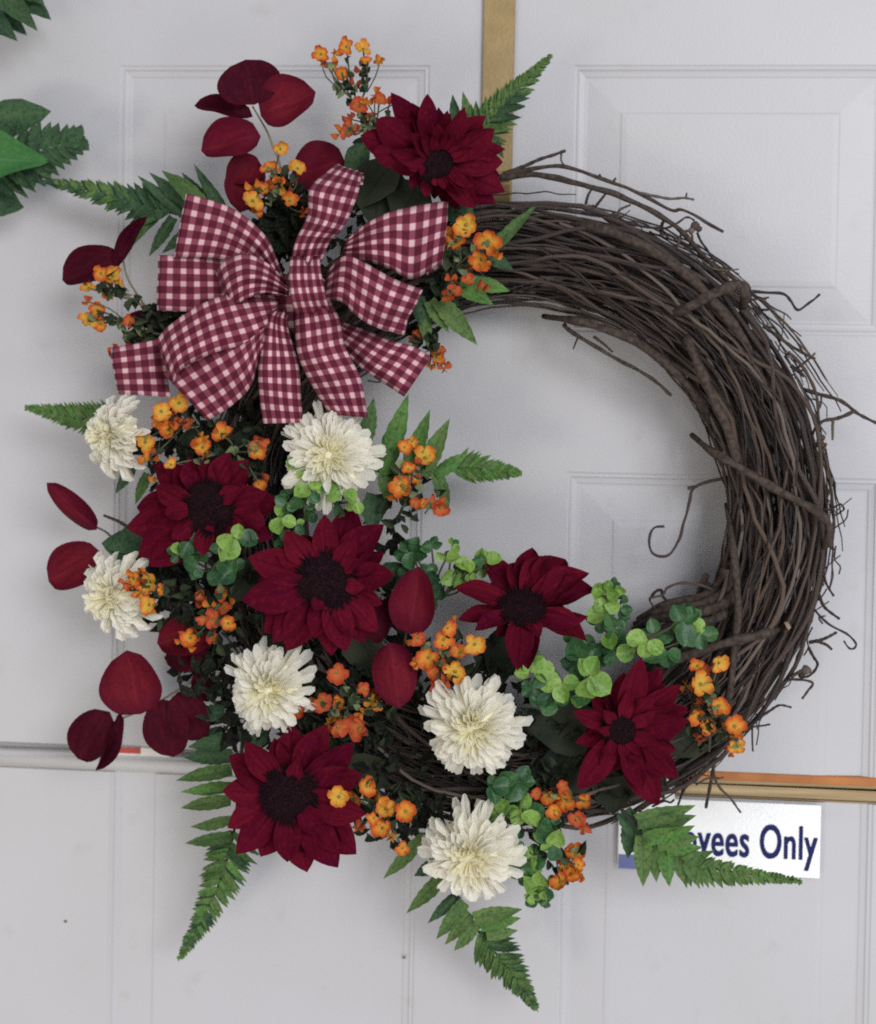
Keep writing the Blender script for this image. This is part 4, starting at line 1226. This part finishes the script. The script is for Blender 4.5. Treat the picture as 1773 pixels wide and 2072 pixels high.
# dark leaves packed deep between the flowers: one mass nobody could count
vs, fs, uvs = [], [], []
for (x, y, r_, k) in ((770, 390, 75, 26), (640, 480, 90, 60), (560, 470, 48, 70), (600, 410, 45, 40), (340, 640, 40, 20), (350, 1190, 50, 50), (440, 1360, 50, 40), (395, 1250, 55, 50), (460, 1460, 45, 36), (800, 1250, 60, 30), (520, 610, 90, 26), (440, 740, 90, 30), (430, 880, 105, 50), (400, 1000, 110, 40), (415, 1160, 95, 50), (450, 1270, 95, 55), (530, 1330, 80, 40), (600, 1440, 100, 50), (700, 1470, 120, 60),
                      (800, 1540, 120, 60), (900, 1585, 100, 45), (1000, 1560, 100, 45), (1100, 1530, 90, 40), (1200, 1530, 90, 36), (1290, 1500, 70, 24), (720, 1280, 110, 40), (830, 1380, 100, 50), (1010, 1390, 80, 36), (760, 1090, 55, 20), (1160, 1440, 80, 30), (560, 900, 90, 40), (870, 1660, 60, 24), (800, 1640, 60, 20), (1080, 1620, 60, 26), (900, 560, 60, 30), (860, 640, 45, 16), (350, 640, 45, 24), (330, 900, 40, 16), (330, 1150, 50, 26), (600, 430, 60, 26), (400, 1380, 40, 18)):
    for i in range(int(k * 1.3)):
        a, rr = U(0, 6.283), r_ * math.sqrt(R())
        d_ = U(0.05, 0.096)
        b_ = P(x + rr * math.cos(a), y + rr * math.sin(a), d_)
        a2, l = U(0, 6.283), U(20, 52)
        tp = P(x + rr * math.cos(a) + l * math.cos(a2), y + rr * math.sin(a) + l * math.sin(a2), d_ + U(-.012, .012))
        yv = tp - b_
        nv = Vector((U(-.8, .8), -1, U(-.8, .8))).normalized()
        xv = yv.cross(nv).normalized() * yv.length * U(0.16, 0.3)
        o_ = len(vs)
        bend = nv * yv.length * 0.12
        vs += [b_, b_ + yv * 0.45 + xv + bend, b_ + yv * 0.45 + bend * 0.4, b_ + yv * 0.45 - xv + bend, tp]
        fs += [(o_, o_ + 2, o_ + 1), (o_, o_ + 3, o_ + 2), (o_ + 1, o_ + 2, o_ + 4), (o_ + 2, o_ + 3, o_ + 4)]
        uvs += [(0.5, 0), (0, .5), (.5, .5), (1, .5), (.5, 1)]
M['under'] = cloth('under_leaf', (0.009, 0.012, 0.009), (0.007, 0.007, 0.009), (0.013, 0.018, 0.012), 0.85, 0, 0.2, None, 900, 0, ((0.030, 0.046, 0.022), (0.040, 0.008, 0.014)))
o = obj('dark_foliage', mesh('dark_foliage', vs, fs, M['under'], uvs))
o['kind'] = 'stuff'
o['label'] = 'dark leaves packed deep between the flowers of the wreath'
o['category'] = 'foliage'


# ------------------------------------------------------------------ boxwood sprigs
def boxwood(root, leaves, label, d=0.125):
    rx, ry, rd = root
    t = thing('boxwood_sprig', P(rx, ry, rd), label, 'leaf sprig', 'green boxwood sprigs')
    lines = []
    prev = P(rx, ry, rd)
    for i, f in enumerate(leaves):
        x, y, s_, k = f[:4]
        s_ *= 1.12
        dd = (f[4] if len(f) > 4 else d) + U(-.006, .006)
        a = U(0, 6.283)
        cx, cy = x - s_ * 0.5 * math.cos(a), y - s_ * 0.5 * math.sin(a)
        foot = P(cx, cy, dd - 0.003)
        lines.append((spline([P(rx, ry, rd), (P(rx, ry, rd) + foot) / 2 + Vector((U(-1, 1), -.5, U(-1, 1))) * 0.004, foot], 6), 0.0008))
        lay('leaf', random.choice(BOX['box' if k else 'box_dark']), t, foot, P(x + s_ * 0.5 * math.cos(a), y + s_ * 0.5 * math.sin(a), dd + U(-.003, .006)), s_ * 0.92 * S(dd), Vector((U(-.7, .7), -1, U(-.3, .8))))
        a2 = a + math.pi * U(0.7, 1.3)
        for rep_ in range(2):
            a2 += rep_ * U(0.9, 1.6)
            sz = s_ * U(0.6, 0.9)
            lay('leaf', random.choice(BOX['box' if (k and R() < 0.5) else 'box_dark']), t, P(cx, cy, dd - 0.004), P(cx + sz * math.cos(a2), cy + sz * math.sin(a2), dd - U(0.002, .01)), sz * 0.9 * S(dd), Vector((U(-.5, .5), -1, U(-.3, .6))))
    tubes('stem', lines, M['stem'], t)
    return t


boxwood((640, 1010, 0.09), [(618, 958, 34, 1, 0.15), (612, 997, 34, 1, 0.145), (588, 985, 26, 0), (672, 997, 36, 1, 0.15), (705, 1006, 32, 1, 0.15), (640, 975, 26, 1, 0.15), (600, 1020, 30, 0), (640, 1020, 32, 0), (690, 1030, 30, 0), (570, 1010, 24, 0), (565, 1065, 34, 1, 0.14), (585, 1058, 28, 1, 0.145), (580, 1085, 26, 0)], 'green boxwood sprig over the lower edge of the mum that touches the bow', 0.135)
boxwood((455, 1170, 0.09), [(462, 1095, 38, 1, 0.155), (463, 1110, 46, 1, 0.15), (375, 1113, 34, 0), (362, 1108, 26, 1), (382, 1140, 32, 0), (465, 1145, 46, 0), (455, 1165, 40, 0), (410, 1130, 26, 0)], 'boxwood sprig with two bright round leaves below the left sunflower', 0.135)
boxwood((890, 1210, 0.09), [(922, 1110, 18, 1), (918, 1130, 28, 1), (935, 1140, 30, 1), (950, 1148, 24, 1), (905, 1165, 34, 1), (925, 1175, 30, 1), (880, 1170, 28, 0), (890, 1195, 34, 0), (920, 1160, 26, 0), (980, 1125, 32, 1), (1000, 1130, 28, 1), (850, 1120, 34, 0), (835, 1135, 36, 0), (860, 1105, 26, 0), (820, 1160, 26, 0)], 'pale boxwood sprig rising left of the inside sunflower', 0.10)
boxwood((1215, 1270, 0.08), [(1222, 1188, 26, 1), (1212, 1205, 26, 1), (1242, 1200, 28, 1), (1255, 1192, 22, 1), (1218, 1225, 32, 1), (1240, 1228, 28, 1), (1205, 1245, 36, 1), (1235, 1255, 26, 0), (1195, 1255, 26, 0), (1248, 1255, 20, 0)], 'upright light green boxwood tip right of the inside sunflower', 0.105)
boxwood((1230, 1330, 0.09), [(1290, 1294, 38, 1, 0.125), (1266, 1321, 36, 1, 0.12), (1250, 1292, 40, 0), (1235, 1300, 34, 1), (1212, 1330, 44, 0), (1166, 1312, 48, 0), (1160, 1290, 34, 0), (1325, 1325, 46, 0), (1345, 1285, 34, 0), (1384, 1283, 46, 0), (1378, 1270, 34, 1), (1408, 1268, 36, 1), (1400, 1290, 36, 0), (1190, 1350, 40, 0)], 'boxwood sprig with a trail of round leaves lying across the vines', 0.105)
boxwood((1150, 1400, 0.09), [(1086, 1345, 36, 1, 0.135), (1100, 1360, 46, 1, 0.13), (1112, 1382, 46, 1), (1085, 1375, 34, 0), (1095, 1410, 40, 0), (1125, 1405, 36, 0), (1214, 1385, 50, 1, 0.13), (1188, 1388, 42, 1), (1168, 1365, 30, 0), (1110, 1430, 34, 0), (1180, 1410, 34, 0)], 'boxwood cluster with yellow green leaves above the lower right sunflower', 0.12)
boxwood((1060, 1600, 0.09), [(1015, 1590, 36, 0), (1030, 1575, 34, 0), (1040, 1600, 40, 0), (1000, 1608, 34, 0), (1020, 1632, 34, 1), (1048, 1655, 30, 1), (1080, 1645, 44, 0), (1075, 1660, 36, 1), (1098, 1690, 34, 1), (1126, 1690, 38, 1), (1100, 1670, 28, 0), (1060, 1620, 30, 1)], 'boxwood sprig between the two right-hand mums', 0.12)
boxwood((1055, 1730, 0.085), [(1046, 1715, 32, 0), (1050, 1745, 40, 1), (1080, 1755, 34, 1), (1065, 1770, 30, 0), (1072, 1790, 30, 1), (1076, 1815, 26, 1), (1100, 1775, 36, 1), (1098, 1795, 28, 1), (1105, 1812, 20, 1), (1040, 1765, 30, 0), (1090, 1745, 26, 0)], 'bright boxwood sprig hanging right of the lowest mum', 0.10)


# ------------------------------------------------------------------ gingham bow
bow = thing('ribbon_bow', P(600, 620, 0.12), 'burgundy and white gingham ribbon bow with many loops and tails', 'bow')


def ribbon(name, left, right, deps, bulge=0.006, n=34, mcol=14, checks=4.4, v0=0.0, pleat=0.006, crink=0.0026, kf=False, roll=0.0):
    Lp = spline([(x, y, 0) for x, y in left], n)
    Rp = spline([(x, y, 0) for x, y in right], n)
    Dp = spline([(d, 0, 0) for d in deps], n)
    vs, fs, uvs = [], [], []
    v = v0
    sd = R() * 50
    for i in range(n):
        if i:
            v += (((Lp[i] - Lp[i - 1]).length + (Rp[i] - Rp[i - 1]).length) / 2) / 27.5
        for j in range(mcol + 1):
            s = j / mcol
            q = Lp[i].lerp(Rp[i], s)
            g_ = i / (n - 1)
            d = Dp[i].x + bulge * (1 - (2 * s - 1) ** 2) + crink * noise.noise(Vector((s * 3.0, g_ * 3.2, sd))) * 2.6
            gk = 1 - g_ if kf else g_
            d += pleat * math.cos(s * 6.283 * 2.0 + sd) * max(0, gk * 1.25 - 0.25) ** 1.5 + 0.0012 * noise.noise(Vector((s * 2.0 + sd, g_ * 11, 3)))
            vs.append(P(q.x, q.y, d))
            uvs.append((s * checks + 0.25, v))
    rows = n
    if roll:                                             # the loop turns over at its outer end and runs back underneath
        e0, e1_ = (n - 1, n - 3) if kf else (0, 2)
        row = [vs[e0 * (mcol + 1) + j] for j in range(mcol + 1)]
        prv = [vs[e1_ * (mcol + 1) + j] for j in range(mcol + 1)]
        vv = uvs[e0 * (mcol + 1)][1]
        for q in range(1, 8):
            ph = math.radians(26 * q)
            for j in range(mcol + 1):
                o_ = (row[j] - prv[j]).normalized()
                bk = Vector((0, 1, 0))
                ex = max(0, q - 6) * 0.012
                vs.append(row[j] + o_ * (roll * math.sin(min(ph, 3.0)) - ex) + bk * roll * (1 - math.cos(min(ph, 3.0))))
                uvs.append((uvs[e0 * (mcol + 1) + j][0], vv + (1 if kf else -1) * (roll * 0.45 * q + ex) / (27.5 * PX)))
        rows += 7
    for i in range(rows - 1):
        if i == n - 1 and not kf:
            continue
        for j in range(mcol):
            a = i * (mcol + 1) + j
            fs.append((a, a + 1, a + mcol + 2, a + mcol + 1))
    if roll and not kf:
        for j in range(mcol):
            a, b_ = n * (mcol + 1) + j, j
            fs.append((a, a + 1, b_ + 1, b_))
    o = obj(name, mesh(name, vs, fs, M['gingham'], uvs), bow)
    md = o.modifiers.new('thickness', 'SOLIDIFY')
    md.thickness = 0.0004
    return o


ribbon('loop', [(386, 393), (468, 420), (532, 470), (562, 526), (582, 590)], [(362, 520), (437, 522), (490, 535), (525, 565), (570, 615)], [0.120, 0.128, 0.135, 0.132, 0.125], roll=0.005)
ribbon('loop', [(332, 516), (385, 517), (437, 522), (500, 540), (560, 590)], [(328, 628), (385, 630), (440, 626), (500, 622), (565, 632)], [0.112, 0.118, 0.120, 0.122, 0.12], roll=0.006)
ribbon('loop', [(439, 545), (458, 526), (500, 514), (545, 535), (585, 575)], [(470, 632), (478, 618), (500, 604), (535, 593), (585, 600)], [0.135, 0.150, 0.158, 0.152, 0.138], 0.010, roll=0.007)
ribbon('loop', [(234, 702), (280, 694), (330, 684)], [(246, 798), (290, 800), (345, 804)], [0.105, 0.112, 0.105], 0.004, roll=0.006)
ribbon('loop', [(316, 688), (345, 656), (413, 612), (480, 592), (560, 598)], [(350, 780), (370, 745), (440, 712), (520, 690), (570, 650)], [0.128, 0.142, 0.150, 0.148, 0.135], 0.008)
ribbon('tail', [(330, 755), (400, 715), (470, 680), (530, 645), (570, 625)], [(420, 852), (470, 820), (510, 778), (530, 715), (585, 650)], [0.118, 0.130, 0.138, 0.138, 0.128], 0.010)
ribbon('tail', [(555, 625), (538, 645), (524, 735), (526, 800), (534, 857)], [(585, 625), (582, 660), (603, 735), (609, 810), (614, 855)], [0.130, 0.142, 0.146, 0.138, 0.130], 0.009, kf=True)
ribbon('tail', [(600, 615), (598, 660), (604, 720), (632, 780), (668, 838)], [(662, 600), (686, 645), (697, 700), (730, 768), (744, 845)], [0.135, 0.148, 0.152, 0.142, 0.128], 0.012, kf=True)
ribbon('tail', [(690, 650), (742, 668), (797, 690), (835, 700), (873, 722)], [(660, 680), (700, 715), (740, 752), (775, 775), (818, 803)], [0.118, 0.122, 0.122, 0.118, 0.112], 0.006, kf=True)
ribbon('loop', [(702, 484), (740, 452), (790, 428), (840, 416), (896, 407)], [(690, 520), (745, 530), (790, 545), (833, 565), (882, 541)], [0.130, 0.142, 0.146, 0.140, 0.122], 0.012, kf=True, roll=0.006)
ribbon('loop', [(662, 548), (697, 518), (740, 532), (795, 562), (840, 580)], [(650, 610), (689, 610), (725, 642), (760, 662), (796, 672)], [0.140, 0.155, 0.160, 0.156, 0.146], 0.010, kf=True, roll=0.007)
ribbon('loop', [(588, 545), (597, 490), (622, 436), (628, 380), (674, 337)], [(650, 530), (668, 490), (697, 458), (722, 400), (732, 356)], [0.140, 0.146, 0.152, 0.150, 0.128], 0.014, kf=True, roll=0.006)
ribbon('loop', [(588, 520), (586, 555), (590, 600), (600, 635)], [(646, 518), (650, 555), (658, 595), (668, 630)], [0.150, 0.165, 0.166, 0.150], 0.006, 18, pleat=0.0015)
bm = bmesh.new()
bmesh.ops.create_uvsphere(bm, u_segments=14, v_segments=8, radius=1.0)
c_ = P(612, 610, 0.12)
for v in bm.verts:
    v.co = Vector((v.co.x * 0.022, v.co.y * 0.02, v.co.z * 0.024)) + c_
o = bm_obj('knot', bm, M['gingham'], bow, 0, True)
me = o.data
l = me.uv_layers.new()
for p in me.polygons:
    for li in p.loop_indices:
        co = me.vertices[me.loops[li].vertex_index].co
        l.data[li].uv = ((co.x - c_.x) / (29 * PX), (co.z - c_.z) / (29 * PX))
